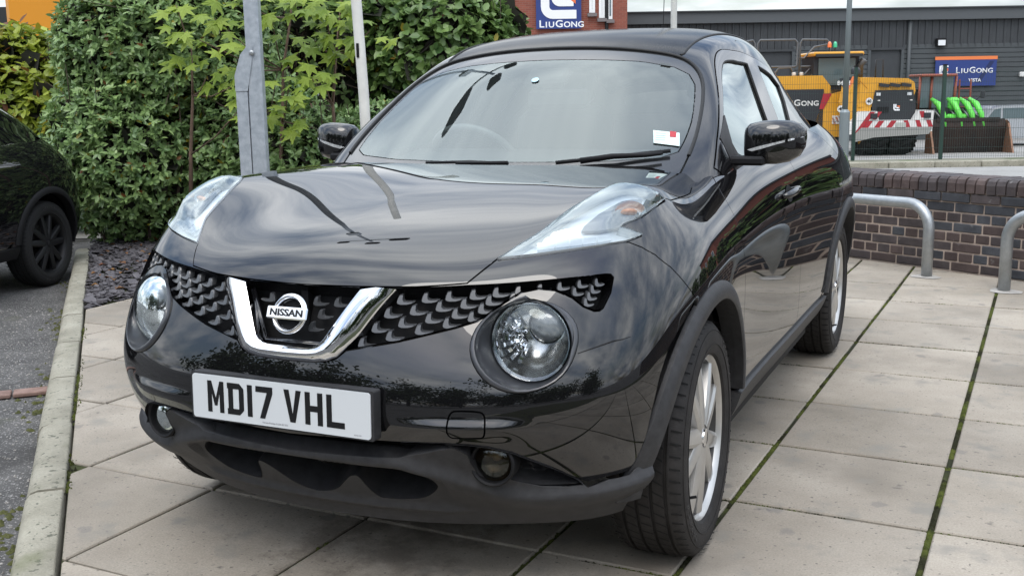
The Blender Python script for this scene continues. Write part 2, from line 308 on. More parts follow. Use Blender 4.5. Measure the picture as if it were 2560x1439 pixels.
def chaikin(p, it=1, closed=True):
    for _ in range(it):
        q = []; n = len(p)
        for i in range(n if closed else n-1):
            a, b = p[i], p[(i+1) % n]; q += [(a[0]*.75+b[0]*.25, a[1]*.75+b[1]*.25), (a[0]*.25+b[0]*.75, a[1]*.25+b[1]*.75)]
        p = q if closed else [p[0]]+q+[p[-1]]
    return p
def pip(x, y, poly):
    poly = np.asarray(poly); x0, y0 = poly[:, 0], poly[:, 1]; x1, y1 = np.roll(x0, -1), np.roll(y0, -1); r = np.zeros(len(x), bool)
    for a, b, c, d in zip(x0, y0, x1, y1):
        if b == d: continue
        m = ((b > y) != (d > y)) & (x < (c-a)*(y-b)/(d-b)+a); r ^= m
    return r
def partition(sf, ts, ks, regions):
    """triangulates the surface along all region outlines; returns verts (t,k) and faces by label, first match wins"""
    pts = [(t, k) for t in ts for k in ks]; edges = []
    segl = .09
    t0, t1, k0, k1 = ts[0], ts[-1], ks[0], ks[-1]
    for lab, poly in regions:
        poly = [(min(max(a, t0), t1), min(max(b, k0), k1)) for a, b in poly]; ring = []
        for i in range(len(poly)):
            a, b = poly[i], poly[(i+1) % len(poly)]; L = math.hypot(b[0]-a[0], b[1]-a[1]); n = max(1, int(math.ceil(L/segl)))
            if L < 1e-6: continue
            for q in range(n): ring.append((a[0]+(b[0]-a[0])*q/n, a[1]+(b[1]-a[1])*q/n))
        base = len(pts); pts += ring; edges += [(base+i, base+(i+1) % len(ring)) for i in range(len(ring))]
    vo, eo, fo, *_ = delaunay_2d_cdt([Vector(p) for p in pts], edges, [], 0, 1e-5)
    V = np.array([tuple(v) for v in vo]); Fc = np.array([f for f in fo if len(f) == 3]); c = V[Fc].mean(1)
    a = V[Fc[:, 1]]-V[Fc[:, 0]]; b = V[Fc[:, 2]]-V[Fc[:, 0]]; ok = np.abs(a[:, 0]*b[:, 1]-a[:, 1]*b[:, 0]) > 1e-9; Fc = Fc[ok]; c = c[ok]
    lab = np.full(len(Fc), -1)
    for i, (l, poly) in reversed(list(enumerate(regions))):
        poly = [(min(max(a, t0), t1), min(max(b, k0), k1)) for a, b in poly]
        lab[pip(c[:, 0], c[:, 1], poly)] = i
    res = {}
    for i, (l, _) in enumerate(regions): res.setdefault(l, []).append(Fc[lab == i])
    res = {l: np.concatenate(v) for l, v in res.items()}; res['rest'] = Fc[lab == -1]
    return V, res
def panel_arrays(sf, V, F, off=0.0, gap=.0018, rim=.012, keep=None, offf=None):
    """3-D verts, faces and normals of one panel: edges drawn in by gap and turned down by rim"""
    used, inv_ = np.unique(F, return_inverse=True); F = inv_.reshape(F.shape); tk = V[used]
    P = sf.ev(tk[:, 0], tk[:, 1]); N = sf.nrm(tk[:, 0], tk[:, 1])
    cl = (tk[:, 0] < 1e-5) if sf is body else (tk[:, 1] < 1e-5)
    if sf is body: cl |= tk[:, 0] > sf.tm-1e-5
    P[cl, 0] = 0; N[cl, 0] = 0
    a = P[F[:, 1]]-P[F[:, 0]]; b = P[F[:, 2]]-P[F[:, 0]]; fl = np.einsum('ij,ij->i', np.cross(a, b), N[F[:, 0]]) < 0
    F[fl] = F[fl][:, ::-1]
    E = {}
    for f in F:
        for i in range(3):
            e = (f[i], f[(i+1) % 3]); k = (min(e), max(e)); E.setdefault(k, []).append(e)
    bnd = [v[0] for v in E.values() if len(v) == 1]
    if keep is not None: bnd = [e for e in bnd if not (keep(tk[e[0]], P[e[0]]) and keep(tk[e[1]], P[e[1]]))]
    d = np.zeros_like(P); cnt = np.zeros(len(P))
    for i, j in bnd:
        ed = P[j]-P[i]; L = np.linalg.norm(ed)
        if L < 1e-9: continue
        q = np.cross(N[i], ed/L); d[i] += q; d[j] += q; cnt[i] += 1; cnt[j] += 1
    ln = np.linalg.norm(d, axis=1); ok = ln > 1e-6; d[ok] /= ln[ok][:, None]
    if offf is not None:
        off = offf(tk, P)[:, None]; h = .012
        def dp(dt, dk):
            q = np.stack([np.clip(tk[:, 0]+dt, 0, sf.tm), np.clip(tk[:, 1]+dk, 0, sf.km)], 1); p_ = sf.ev(q[:, 0], q[:, 1]); return p_+sf.nrm(q[:, 0], q[:, 1])*offf(q, p_)[:, None]
        N0 = N; N = np.cross(dp(h, 0)-dp(-h, 0), dp(0, h)-dp(0, -h))*sf.sg; N = N/(np.linalg.norm(N, axis=1)[:, None]+1e-12); N[cl, 0] = 0
        Q = P+N0*off+d*gap
    if offf is None: Q = P+N*off+d*gap
    Q[cl, 0] = 0
    verts = [Q]; norms = [N]; faces = [tuple(f) for f in F]; nb = len(P)
    if rim > 0 and bnd:
        bi = sorted({i for e in bnd for i in e}); mp_ = {v: i for i, v in enumerate(bi)}; nbn = len(bi)
        Q1 = Q[bi]; Q2 = Q[bi]-N[bi]*rim+d[bi]*.001; on = -d[bi]*.9+N[bi]*.3; on /= np.linalg.norm(on, axis=1)[:, None]+1e-9
        verts += [Q1, Q2]; norms += [on, -d[bi]]
        for i, j in bnd: faces.append((nb+mp_[i], nb+nbn+mp_[i], nb+nbn+mp_[j], nb+mp_[j]))
    return np.concatenate(verts), faces, np.concatenate(norms)
def arr_mesh(name, sets, mt, parent):
    """sets: list of (verts, faces, normals) joined into one smooth mesh"""
    vs_, fs_, ns_ = [], [], []; b = 0
    for v, f, n in sets:
        vs_.append(v); ns_.append(n); fs_ += [tuple(int(i)+b for i in q) for q in f]; b += len(v)
    v = np.concatenate(vs_); n = np.concatenate(ns_)
    me = bpy.data.meshes.new(name); me.from_pydata(v.tolist(), [], fs_); me.materials.append(mt)
    me.polygons.foreach_set('use_smooth', [True]*len(me.polygons)); me.update()
    me.normals_split_custom_set_from_vertices([tuple(x) for x in n.tolist()])
    return link(name, me, parent)
def mirror(s):
    v, f, n = s; m = np.array([-1, 1, 1.]); return v*m, [q[::-1] for q in f], n*m

# ---- outlines in surface coordinates (column, height row)
o_hood = [(0,5.83),(.769,5.862),(1.426,5.898),(2.012,5.998),(2.249,6.66),(2.453,7.007),(2.647,7.286),(2.844,7.821),(3.06,8.143),(3.22,8.33),(3.401,8.43),(3.53,8.46),(3.662,8.443),(3.984,8.36),(4.41,8.236),(4.947,8.144),(5.199,8.152),(5.696,8.715),(6.071,9.041),(6.02,9.4),(5.91,9.6),(5.4,9.74),(4.5,9.76),(3,9.74),(0,9.68)]
o_vlight = [(2.253,6.655),(2.453,7.007),(2.647,7.286),(2.844,7.821),(3.06,8.143),(3.22,8.33),(3.401,8.43),(3.53,8.46),(3.662,8.443),(3.984,8.36),(4.41,8.236),(4.744,8.151),(4.964,8.043),(4.742,7.639),(4.49,7.33),(4.273,7.161),(4.085,7.063),(4.034,7.009),(4.232,6.946),(4.489,6.851),(4.494,6.792),(4.345,6.72),(4.166,6.66),(3.739,6.616),(3.303,6.609),(2.709,6.627)]
o_wing = [(0,5.80),(.771,5.83),(1.243,5.846),(1.627,5.89),(2.012,5.933),(2.559,5.951),(3.31,5.983),(3.896,6.008),(3.987,5.992),(4.036,5.917),(4.0,5.575),(3.892,5.236),(3.84,5.177),(3.761,5.178),(3.599,5.297),(3.428,5.519),(3.179,5.706),(2.947,5.764),(2.736,5.7),(2.548,5.459),(2.371,5.172),(2.256,5.015),(2.011,4.863),(1.402,4.556),(.786,4.326),(.681,4.148),(.549,4.066),(0,4.03)]
o_lamp = chaikin([(3.567,4.702),(3.574,4.409),(3.508,4.051),(3.373,3.786),(3.159,3.612),(2.919,3.545),(2.698,3.606),(2.495,3.78),(2.344,4.037),(2.25,4.329),(2.225,4.615),(2.271,4.943),(2.408,5.239),(2.611,5.428),(2.86,5.505),(3.131,5.434),(3.363,5.224),(3.505,4.968)])
o_tow = chaikin([(2.117,3.183),(2.177,3.217),(2.435,3.206),(2.497,3.166),(2.522,3.068),(2.521,2.775),(2.49,2.679),(2.432,2.67),(2.145,2.661),(2.095,2.702),(2.072,2.831),(2.085,3.059)])
o_fog = [(2.016,2.509),(2.288,2.495),(2.542,2.445),(2.823,2.321),(3.401,1.881),(3.796,1.483),(3.585,1.471),(3.175,1.483),(2.899,1.586),(2.702,1.702),(2.504,1.675),(2.365,1.827),(2.305,2.069),(2.285,2.268),(2.151,2.405)]
o_slot = [(0,2.422),(.72,2.464),(1.485,2.492),(2.016,2.509),(2.104,2.422),(1.955,2.373),(1.698,2.251),(1.457,2.18),(1.062,2.176),(0,2.15)]
o_intake = [(0,1.99),(1.02,1.961),(1.334,1.91),(1.613,1.721),(1.814,1.414),(1.652,1.093),(1.457,.896),(.931,.82),(.864,.926),(.80,1.186),(.76,1.517),(.64,1.481),(.50,1.262),(.352,.989),(.187,.835),(0,.79)]
o_intake = chaikin(o_intake, 2, False)
b_low = [(0,2.422),(.72,2.464),(1.485,2.492),(1.969,2.524),(2.289,2.504),(2.543,2.454),(2.824,2.33),(3.401,1.881),(3.872,1.444),(4.199,1.514),(4.538,1.522)]
def arc(cy, R, a0, a1, n=28, cz=.328, e=1.0):
    return [(cy+R*cos(radians(a0+(a1-a0)*i/n)), cz+e*R*sin(radians(a0+(a1-a0)*i/n))) for i in range(n+1)]
def side_tk(p): return body.inv(p, (1, 2), m_side)
R_IN, R_OUT = .392, .442
hole_f = side_tk(arc(0, R_IN, 8, 188)); ring_f = side_tk(arc(0, R_OUT-.012, 6, 196))
hole_r = side_tk(arc(2.53, R_IN, -8, 172)); ring_r = side_tk(arc(2.53, R_OUT-.012, -6, 186))
o_hole_f = hole_f+[(hole_f[-1][0],0),(hole_f[0][0],0)]
o_hole_r = hole_r+[(hole_r[-1][0],0),(hole_r[0][0],0)]
o_fender = [(4.166,6.65),(4.266,6.651),(4.518,6.526),(4.784,6.316),(5.075,5.922),(5.233,5.599),(5.359,5.308),(5.529,4.902),(5.56,4.2),(7.0,2.0),(7.16,1.0),(7.16,10),(4.3,10),(4.0,9.7),(4.9,8.18),(5.0,8.0),(4.5,7.3),(4.03,7.03),(4.03,6.98),(4.49,6.80),(4.3,6.7)]
o_door_f = [(7.16,.98),(9.46,.98),(9.46,10),(7.16,10)]
o_door_r = [(9.46,.98),(10.7,.98),(10.98,1.6),(11.05,2.6),(11.2,3.8),(11.45,4.9),(11.7,5.8),(11.75,7),(11.5,8.2),(11.2,10),(9.46,10)]
o_bumper = b_low+[(4.646,1.849),(4.732,2.136),(4.791,2.744),(4.885,3.516),(5.006,4.045),(5.17,4.335),(5.529,4.902),(5.359,5.308),(5.233,5.599),(5.075,5.922),(4.784,6.316),(4.518,6.526),(4.266,6.651),(4.166,6.66),(3.739,6.616),(3.303,6.609),(2.709,6.627),(2.253,6.655),(2.012,5.998),(1.428,5.898),(.771,5.862),(0,5.83)]
o_sill = [(6.9,0),(11.3,0),(11.3,.98),(6.9,.98)]
o_skirt = [(0,0),(6.0,0),(5.2,1.5),(4.75,1.7),(4.538,1.522)]+b_low[::-1][1:]
ts = np.concatenate([np.arange(0, 7.2, .085), np.arange(7.2, 12.8, .14), np.linspace(12.8, 16, 14)]); ks = np.concatenate([np.arange(0, 3.3, .06), np.arange(3.3, 6, .115), np.arange(6, 10, .08), [10.]])
BV, BF = partition(body, ts, ks, [('hole', o_hole_f), ('hole', o_hole_r), ('wing', o_wing), ('lamp', o_lamp), ('tow', o_tow), ('fog', o_fog), ('slot', o_slot), ('intake', o_intake), ('vlight', o_vlight), ('hood', o_hood), ('bumper', o_bumper), ('skirt', o_skirt), ('sill', o_sill), ('fender', o_fender), ('door_f', o_door_f), ('door_r', o_door_r)])
# cabin outlines (station, column)
o_ws = [(3.64,0),(3.619,.762),(3.542,1.529),(3.426,2.276),(3.219,2.75),(2.817,3.108),(2.394,3.222),(1.871,3.165),(1.472,3.123),(1.062,3.104),(.6,3.08),(0,3.06),(0,0)]
o_clear = [(3.1,0),(3.078,.886),(3.05,1.616),(2.902,2.366),(2.663,2.757),(2.335,2.905),(1.878,2.894),(1.385,2.886),(.979,2.841),(.7,2.79),(.58,2.5),(.52,1.6),(.5,0)]
o_roof = [(3.64,0),(3.619,.762),(3.542,1.529),(3.426,2.276),(3.40,2.48),(3.514,2.596),(3.906,2.701),(4.422,2.804),(5.5,2.9),(7,2.9),(8.6,2.85),(8.6,0)]
o_win1 = [(1.313,5.376),(1.5,4.75),(1.7,4.56),(3.489,4.594),(3.738,4.637),(4.554,4.881),(5.086,4.956),(4.779,6.089),(4.62,6.55),(2.7,6.5),(1.5,6.2)]
o_win2 = [(5.708,4.95),(6.511,4.998),(6.8,5.2),(6.65,5.7),(6.397,6.174),(6.2,6.55),(5.5,6.55),(5.622,6.126)]
o_frame = [(.4,4.3),(.948,4.132),(2.2,4.09),(3.7,4.08),(3.9,4.1),(4.152,4.16),(4.621,4.415),(5.597,4.658),(6.5,4.72),(7.1,4.85),(7.35,5.4),(7.1,6.3),(6.8,7),(.4,7)]
o_rwin = [(8.8,0),(8.8,2.5),(9.5,2.7),(9.9,2.4),(9.9,0)]
CV, CF = partition(cabin, np.arange(0, 10.01, .1), np.arange(0, 7.01, .1), [('clear', o_clear), ('ws', o_ws), ('win1', o_win1), ('win2', o_win2), ('frame', o_frame), ('roof', o_roof), ('rwin', o_rwin)])

# ---- car materials
paint = mat('black_paint', (.0055, .0055, .0062), .5, 0.0, 1.0, 0.0, coatr=.010)
paint.node_tree.nodes['Principled BSDF'].inputs['Coat IOR'].default_value = 1.74
def dusty_paint():
    m = paint.copy(); m.name = 'dusty_black_paint'; nt = m.node_tree; b = nt.nodes['Principled BSDF']
    t = nt.nodes.new('ShaderNodeTexCoord'); n = nt.nodes.new('ShaderNodeTexNoise'); n.inputs['Scale'].default_value = 260; n.inputs['Detail'].default_value = 3
    n2 = nt.nodes.new('ShaderNodeTexNoise'); n2.inputs['Scale'].default_value = 5; n2.inputs['Detail'].default_value = 5
    nt.links.new(t.outputs['Object'], n.inputs['Vector']); nt.links.new(t.outputs['Object'], n2.inputs['Vector'])
    a = nt.nodes.new('ShaderNodeMath'); a.operation = 'MULTIPLY'; nt.links.new(n.outputs[0], a.inputs[0]); nt.links.new(n2.outputs[0], a.inputs[1])
    r = nt.nodes.new('ShaderNodeValToRGB'); r.color_ramp.elements[0].position = .16; r.color_ramp.elements[1].position = .5
    r.color_ramp.elements[0].color = (.010, .010, .011, 1); r.color_ramp.elements[1].color = (.055, .054, .052, 1)
    nt.links.new(a.outputs[0], r.inputs[0]); nt.links.new(r.outputs[0], b.inputs['Base Color'])
    b.inputs['Coat Roughness'].default_value = .12; b.inputs['Coat Weight'].default_value = .55; b.inputs['Coat IOR'].default_value = 1.5; b.inputs['Roughness'].default_value = .4
    return m
paint_roof = dusty_paint()
plast = mat('grained_black_plastic', (.028, .028, .030), .52, var=.25, vscale=40, bump=.12, bscale=900)
plast_d = mat('dark_plastic', (.007, .007, .008), .65, spec=.3)
piano = mat('gloss_black_plastic', (.006, .006, .007), .12, coat=.6)
finm = mat('satin_grille_plastic', (.082, .085, .090), .28, .2, coat=.4)
chrome = mat('chrome', (.80, .81, .83), .035, 1.0)
silver = mat('lamp_reflector', (.80, .82, .83), .16, 1.0)
white_pl = mat('lamp_white_plastic', (.78, .82, .84), .3, coat=.6)
drl = mat('clear_ribbed_plastic', (.80, .85, .88), .12, coat=1.0, bump=.3, bscale=120)
amber = mat('amber_bulb', (.75, .24, .04), .15, coat=1.0)
alloy = mat('silver_alloy', (.52, .51, .49), .36, .8, coat=.5, var=.08, vscale=9)
tyre_m = mat('tyre_rubber', (.021, .0192, .0185), .70, spec=.35, var=.35, vscale=14, bump=.2, bscale=200)
seal = mat('rubber_seal', (.006, .006, .006), .55)
ws_glass = glass_mat('windscreen_glass', (.72, .80, .78), .092, .85, dust=.035, dustcol=(.46, .54, .53))
side_glass = glass_mat('side_glass', (.34, .39, .39), .13, .9, dust=.05)
lens_glass = glass_mat('lamp_lens', (.93, .95, .96), .06, .8)
frit = mat('windscreen_frit', (.018, .019, .02), .15, coat=.8, coatr=.01)
cabin_m = mat('dark_cabin', (.02, .02, .022), .8); seat_m = mat('seat_cloth', (.10, .10, .105), .9, bump=.2, bscale=300)
plate_m = mat('plate_white', (.62, .645, .66), .3, coat=.3); plate_k = mat('plate_black', (.008, .008, .009), .4)

car = empty('parked_car')
tag(car, 'black small crossover car with silver alloys parked on the paving slabs', 'car')
cent = lambda tk, P: abs(P[0]) < 1e-4
def both(name, faces, mt, **kw):
    """central panel: both halves in one mesh"""
    s = panel_arrays(body, BV, BF[faces] if isinstance(faces, str) else faces, keep=cent, **kw); return arr_mesh(name, [s, mirror(s)], mt, car)
def pair(name, faces, mt, parent=None, **kw):
    s = panel_arrays(body, BV, BF[faces], **kw); return arr_mesh(name, [s], mt, parent or car), arr_mesh(name, [mirror(s)], mt, parent or car)
hood = both('hood', 'hood', paint, rim=.02, off=.001)
def sstep(x): x = np.clip(x, 0, 1); return x*x*(3-2*x)
def bump_off(tk, P):
    t, k = tk[:, 0], tk[:, 1]
    return .012*sstep((3.08-k)/.22)*sstep((k-2.45)/.45)*sstep((t-1.15)/.9)*sstep((3.2-t)/.6)
sL = panel_arrays(body, BV, BF['bumper'], keep=cent, rim=.018, offf=bump_off); sR = panel_arrays(body, BV, np.concatenate([BF['bumper'], BF['tow']]), keep=cent, rim=.018, offf=bump_off)
bump = arr_mesh('bumper', [sL, mirror(sR)], paint, car)
def skirt_off(tk, P):
    t, k = tk[:, 0], tk[:, 1]
    kr = np.interp(t, [0, 1.4, 2.0, 2.6, 3.1, 4.6, 6], [2.06, 2.03, 1.72, 1.36, 1.26, 1.34, 1.6])
    up_ = np.exp(-np.clip(k-kr, 0, 9)**2/.030); dn = np.exp(-np.clip(kr-k, 0, 9)**2/np.where(t < 1.9, .020, .35))
    fin = sstep((t-2.2)/.7)
    lipl = .012*np.exp(-((k-.62)/.13)**2)*sstep((2.3-t)/.5)
    return .002+(.022+.008*fin)*up_*dn+lipl
skirt = both('bumper_skirt', 'skirt', plast, rim=.05, offf=skirt_off)
fend = pair('fender', 'fender', paint, rim=.016)
dof = pair('front_door', 'door_f', paint, rim=.016); dor = pair('rear_door', 'door_r', paint, rim=.016)
BF['rest'] = BF['rest'][BV[BF['rest']].mean(1)[:, 0] > 10.9]
pair('rear_quarter', 'rest', paint, rim=.016, keep=lambda tk, P: tk[0] > 15.9 or tk[1] > 9.95 or tk[1] < .01)
pair('sill_trim', 'sill', plast, off=.012, rim=.03)
arr_mesh('tow_cover', [panel_arrays(body, BV, BF['tow'], offf=lambda tk, P: bump_off(tk, P)+.001, gap=.0025, rim=.008)], paint, car)
# hidden dark shell behind the panel gaps
inner = np.concatenate([BF[l] for l in ('hood', 'bumper', 'fender', 'door_f', 'door_r', 'rest', 'tow')])
both('inner_shell', inner, plast_d, off=-.017, gap=0, rim=0)
# openings: dark backing set deep behind grille, slot, intake and fog recess
both('grille_backing', 'wing', plast_d, off=-.06, gap=-.01, rim=0)
both('intake_backing', 'intake', plast_d, off=-.09, gap=-.012, rim=0)
both('slot_backing', 'slot', plast_d, off=-.04, gap=-.008, rim=0)
s = panel_arrays(body, BV, BF['wing'], off=.001, gap=.004, rim=.055, keep=cent)
def rim_only(s, nf):
    v, f, n = s; f = [q for q in f if len(q) == 4]; return v, f, n
arr_mesh('grille_surround', [rim_only(s, 0), mirror(rim_only(s, 0))], piano, car)
for nm, lab, mt in (('intake_wall', 'intake', plast), ('fog_recess', 'fog', plast)):
    q = rim_only(panel_arrays(body, BV, BF[lab], off=.003, gap=0, rim=.085 if lab == 'intake' else .07, keep=cent), 0); (arr_mesh(nm, [q], mt, car), arr_mesh(nm, [mirror(q)], mt, car)) if lab == 'fog' else arr_mesh(nm, [q, mirror(q)], mt, car)
# ---- cabin
def cpair(name, faces, mt, **kw):
    s = panel_arrays(cabin, CV, CF[faces], **kw); return arr_mesh(name, [s], mt, car), arr_mesh(name, [mirror(s)], mt, car)
def cboth(name, faces, mt, **kw):
    s = panel_arrays(cabin, CV, CF[faces], keep=lambda tk, P: abs(P[0]) < 1e-4, **kw); return arr_mesh(name, [s, mirror(s)], mt, car)
ws = cboth('windscreen', 'clear', ws_glass, off=-.003, gap=0, rim=0)
cboth('windscreen_border', 'ws', frit, off=-.003, gap=.004, rim=.006)
cboth('roof', 'roof', paint_roof, rim=.02, gap=.003)
cpair('pillar', 'rest', paint, rim=.016, gap=.003)
fr = cpair('window_frame', 'frame', piano, off=.002, rim=.012, gap=.002)
cpair('front_side_window', 'win1', side_glass, off=-.008, rim=0, gap=-.003)
cpair('rear_side_window', 'win2', side_glass, off=-.008, rim=0, gap=-.003)
cboth('rear_window', 'rwin', frit, off=-.002, rim=.01)
s = panel_arrays(cabin, CV, CF['rest'], off=-.018, gap=-.004, rim=0)
arr_mesh('pillar_lining', [s, mirror(s)], seal, car)
def sweep(name, sf, path, r, mt, off=0.0, one=False):
    """rubber seal or trim strip following a path on the surface"""
    tk = np.array(path); P = sf.ev(tk[:, 0], tk[:, 1])+sf.nrm(tk[:, 0], tk[:, 1])*off
    if one: return MB().tube([(-p[0], p[1], p[2]) for p in P[::-1]]+[tuple(p) for p in P], r, 8).build(name, mt, car, smooth=True)
    for q in (1, -1): MB().tube([(q*p[0], p[1], p[2]) for p in P], r, 8).build(name, mt, car, smooth=True)
def dens(path, n=6):
    out = []
    for a, b in zip(path[:-1], path[1:]): out += [(a[0]+(b[0]-a[0])*i/n, a[1]+(b[1]-a[1])*i/n) for i in range(n)]
    return out+[path[-1]]
sweep('windscreen_seal', cabin, dens(chaikin(o_ws[:11], 2, False)), .0065, seal, -.001, one=True)
sweep('roof_gutter', cabin, dens([(3.42,2.52),(3.514,2.61),(3.906,2.715),(4.422,2.815),(5.0,2.86),(6.5,2.9),(8.4,2.87)]), .005, seal, 0)
sweep('window_seal', cabin, dens(o_win1+[o_win1[0]], 4), .006, seal, -.004)
sweep('window_seal', cabin, dens(o_win2+[o_win2[0]], 4), .006, seal, -.004)

# ---- front details
def front_pt(x, z, off=0.0):
    tk = body.inv([(abs(x), z)], (0, 2), m_front)[0]; p = body.ev(*tk)[0]; n = body.nrm(*tk)[0]; p = p+n*off
    return Vector((p[0] if x >= 0 else -p[0], p[1], p[2])), Vector((n[0] if x >= 0 else -n[0], n[1], n[2]))
# chrome V of the grille: a ridged strip between an outer and an inner outline
vo = [(1.214,5.80),(.903,4.661),(.775,4.36),(.69,4.18),(.56,4.075),(.40,4.03),(0,4.02)]; vi = [(.80,5.74),(.535,4.70),(.475,4.50),(.425,4.41),(.36,4.36),(.27,4.34),(0,4.335)]
def resamp(p, n):
    p = np.array(p); L = np.r_[0, np.cumsum(np.linalg.norm(np.diff(p, axis=0), axis=1))]; s_ = np.linspace(0, 1, n)
    return p, L
def vmesh():
    rows = []
    idx = np.linspace(0, len(vo)-1, 40)
    for q in idx:
        i = min(int(q), len(vo)-2); f = q-i; a = np.array(vo[i])*(1-f)+np.array(vo[i+1])*f; b = np.array(vi[i])*(1-f)+np.array(vi[i+1])*f
        r = []
        for u, off in ((0, -.028), (0, .002), (.06, .007), (.46, .020), (.52, .021), (.93, .012), (1, .008), (1, -.035)):
            tk = a*(1-u)+b*u; p = body.ev(*tk)[0]+body.nrm(*tk)[0]*off; r.append(p)
        rows.append(r)
    vv = [p for r in rows for p in r]; vv += [np.array([-p[0], p[1], p[2]]) for r in rows[:-1][::-1] for p in r]
    n = len(rows)*2-1; ff = [(i*8+j, (i+1)*8+j, (i+1)*8+j+1, i*8+j+1) for i in range(n-1) for j in range(7)]
    return MB().add(vv, ff+[tuple(range(8)), tuple((n-1)*8+j for j in range(8))])
grille = MB().box((0, -.66, .74), (.02, .02, .16)).build('grille', plast_d, car)
vmesh().build('grille_trim', chrome, grille, angle=28)
# grille blades: a short upright with a tapering tail, every blade a piece of its own
def blade_mesh():
    out = [(0,.004),(.002,.0),(.010,-.0025),(.026,-.002),(.038,.001),(.044,.005),(.037,.0048),(.027,.0042),(.0185,.0052),(.0150,.009),(.0142,.015),(.0148,.0235),(.0135,.0248),(.006,.023),(.0022,.015)]
    mb = MB(); n = len(out)
    front = [(x, z*.34, z) for x, z in out]; mid = [(x*.90+.002, z*.34-.004, z*.86+.002) for x, z in out]; back = [(x*.97+.001, z*.34+.014, z*.92+.003) for x, z in out]
    mb.add(mid+front+back, [tuple(range(n))[::-1]]+[(i, (i+1) % n, n+(i+1) % n, n+i) for i in range(n)]+[(n+i, n+(i+1) % n, 2*n+(i+1) % n, 2*n+i) for i in range(n)])
    me = bpy.data.meshes.new('grille_blade'); me.from_pydata(mb.v, [], mb.f); me.materials.append(finm); me.update(); return me
blade = blade_mesh()
fins = [[(.259,.802),(.317,.807),(.371,.811),(.425,.815),(.475,.82),(.523,.825),(.57,.829),(.612,.832),(.653,.835),(.688,.836)],
 [(.234,.771),(.295,.779),(.354,.788),(.409,.795),(.464,.802),(.515,.81),(.647,.818),(.683,.821)],
 [(.21,.738),(.273,.751),(.335,.762),(.394,.773),(.451,.784),(.679,.806)],
 [(.183,.703),(.249,.721),(.316,.737),(.378,.752),(.432,.766),(.675,.793)]]
blade_r = blade.copy(); blade_r.name = 'grille_blade_mirrored'
blade_r.transform(Matrix.Diagonal((-1, 1, 1, 1))); blade_r.flip_normals()
for rw in fins:
    for x, z in rw:
        for sx in (1, -1):
            k = 1.0 if x < .5 else max(.62, 1.0-(x-.5)*2.0)
            p, n = front_pt(sx*x, z-.006, -.012); q, _ = front_pt(sx*(x+.045*k), z-.006, -.012); d = (q-p)
            link('grille_blade', blade if sx > 0 else blade_r, grille, None, p, (0, 0, atan2(d.y*sx, d.x*sx)), (k, 1, .92 if x < .5 else .78))
for row, z in enumerate((.795, .765, .735, .705)):
    w = .135-.028*row
    for x in (.03+.02*(row % 2), .09):
        if x+.045 > w+.02: continue
        for sx in (1, -1):
            p, n = front_pt(sx*x, z-.006, -.03); link('grille_blade', blade if sx > 0 else blade_r, grille, None, p, (0, 0, -.02*sx), (1, .6, .9))
mb = MB()
for sx in (1, -1):
    a, _ = front_pt(sx*.162, .815, -.02); b, _ = front_pt(sx*.085, .70, -.02); mb.tube([a, b], .006, 6)
a, _ = front_pt(-.085, .70, -.02); b, _ = front_pt(.085, .70, -.02); mb.tube([a, b], .006, 6)
mb.build('grille_frame', piano, grille, smooth=True)
# badge: ring with a lettered bar
badge_c, _ = front_pt(0, .757, .018); bn = Vector((0, -.93, .33)).normalized(); bm4 = basis(badge_c, bn, (1, 0, 0))
badge = MB().lathe([(.036,-.004),(.038,.004),(.043,.007),(.049,.004),(.051,-.004),(.047,-.008),(.038,-.008)], 40, bm4, close=True).build('badge', chrome, car, angle=50)
MB().box((0, 0, 0), (.118, .030, .012), bev=.003).build('badge_bar', chrome, badge).matrix_local = bm4 @ Matrix.Translation((0, 0, .007))
text_mesh('badge_lettering', 'NISSAN', .0235, plate_k, badge, bm4 @ Matrix.Translation((0, 0, .0135)), bold=.0006, depth=.0006, sx=1.22)
MB().lathe([(0, -.012), (.037, -.012)], 32, bm4).build('badge_backing', plast_d, badge)
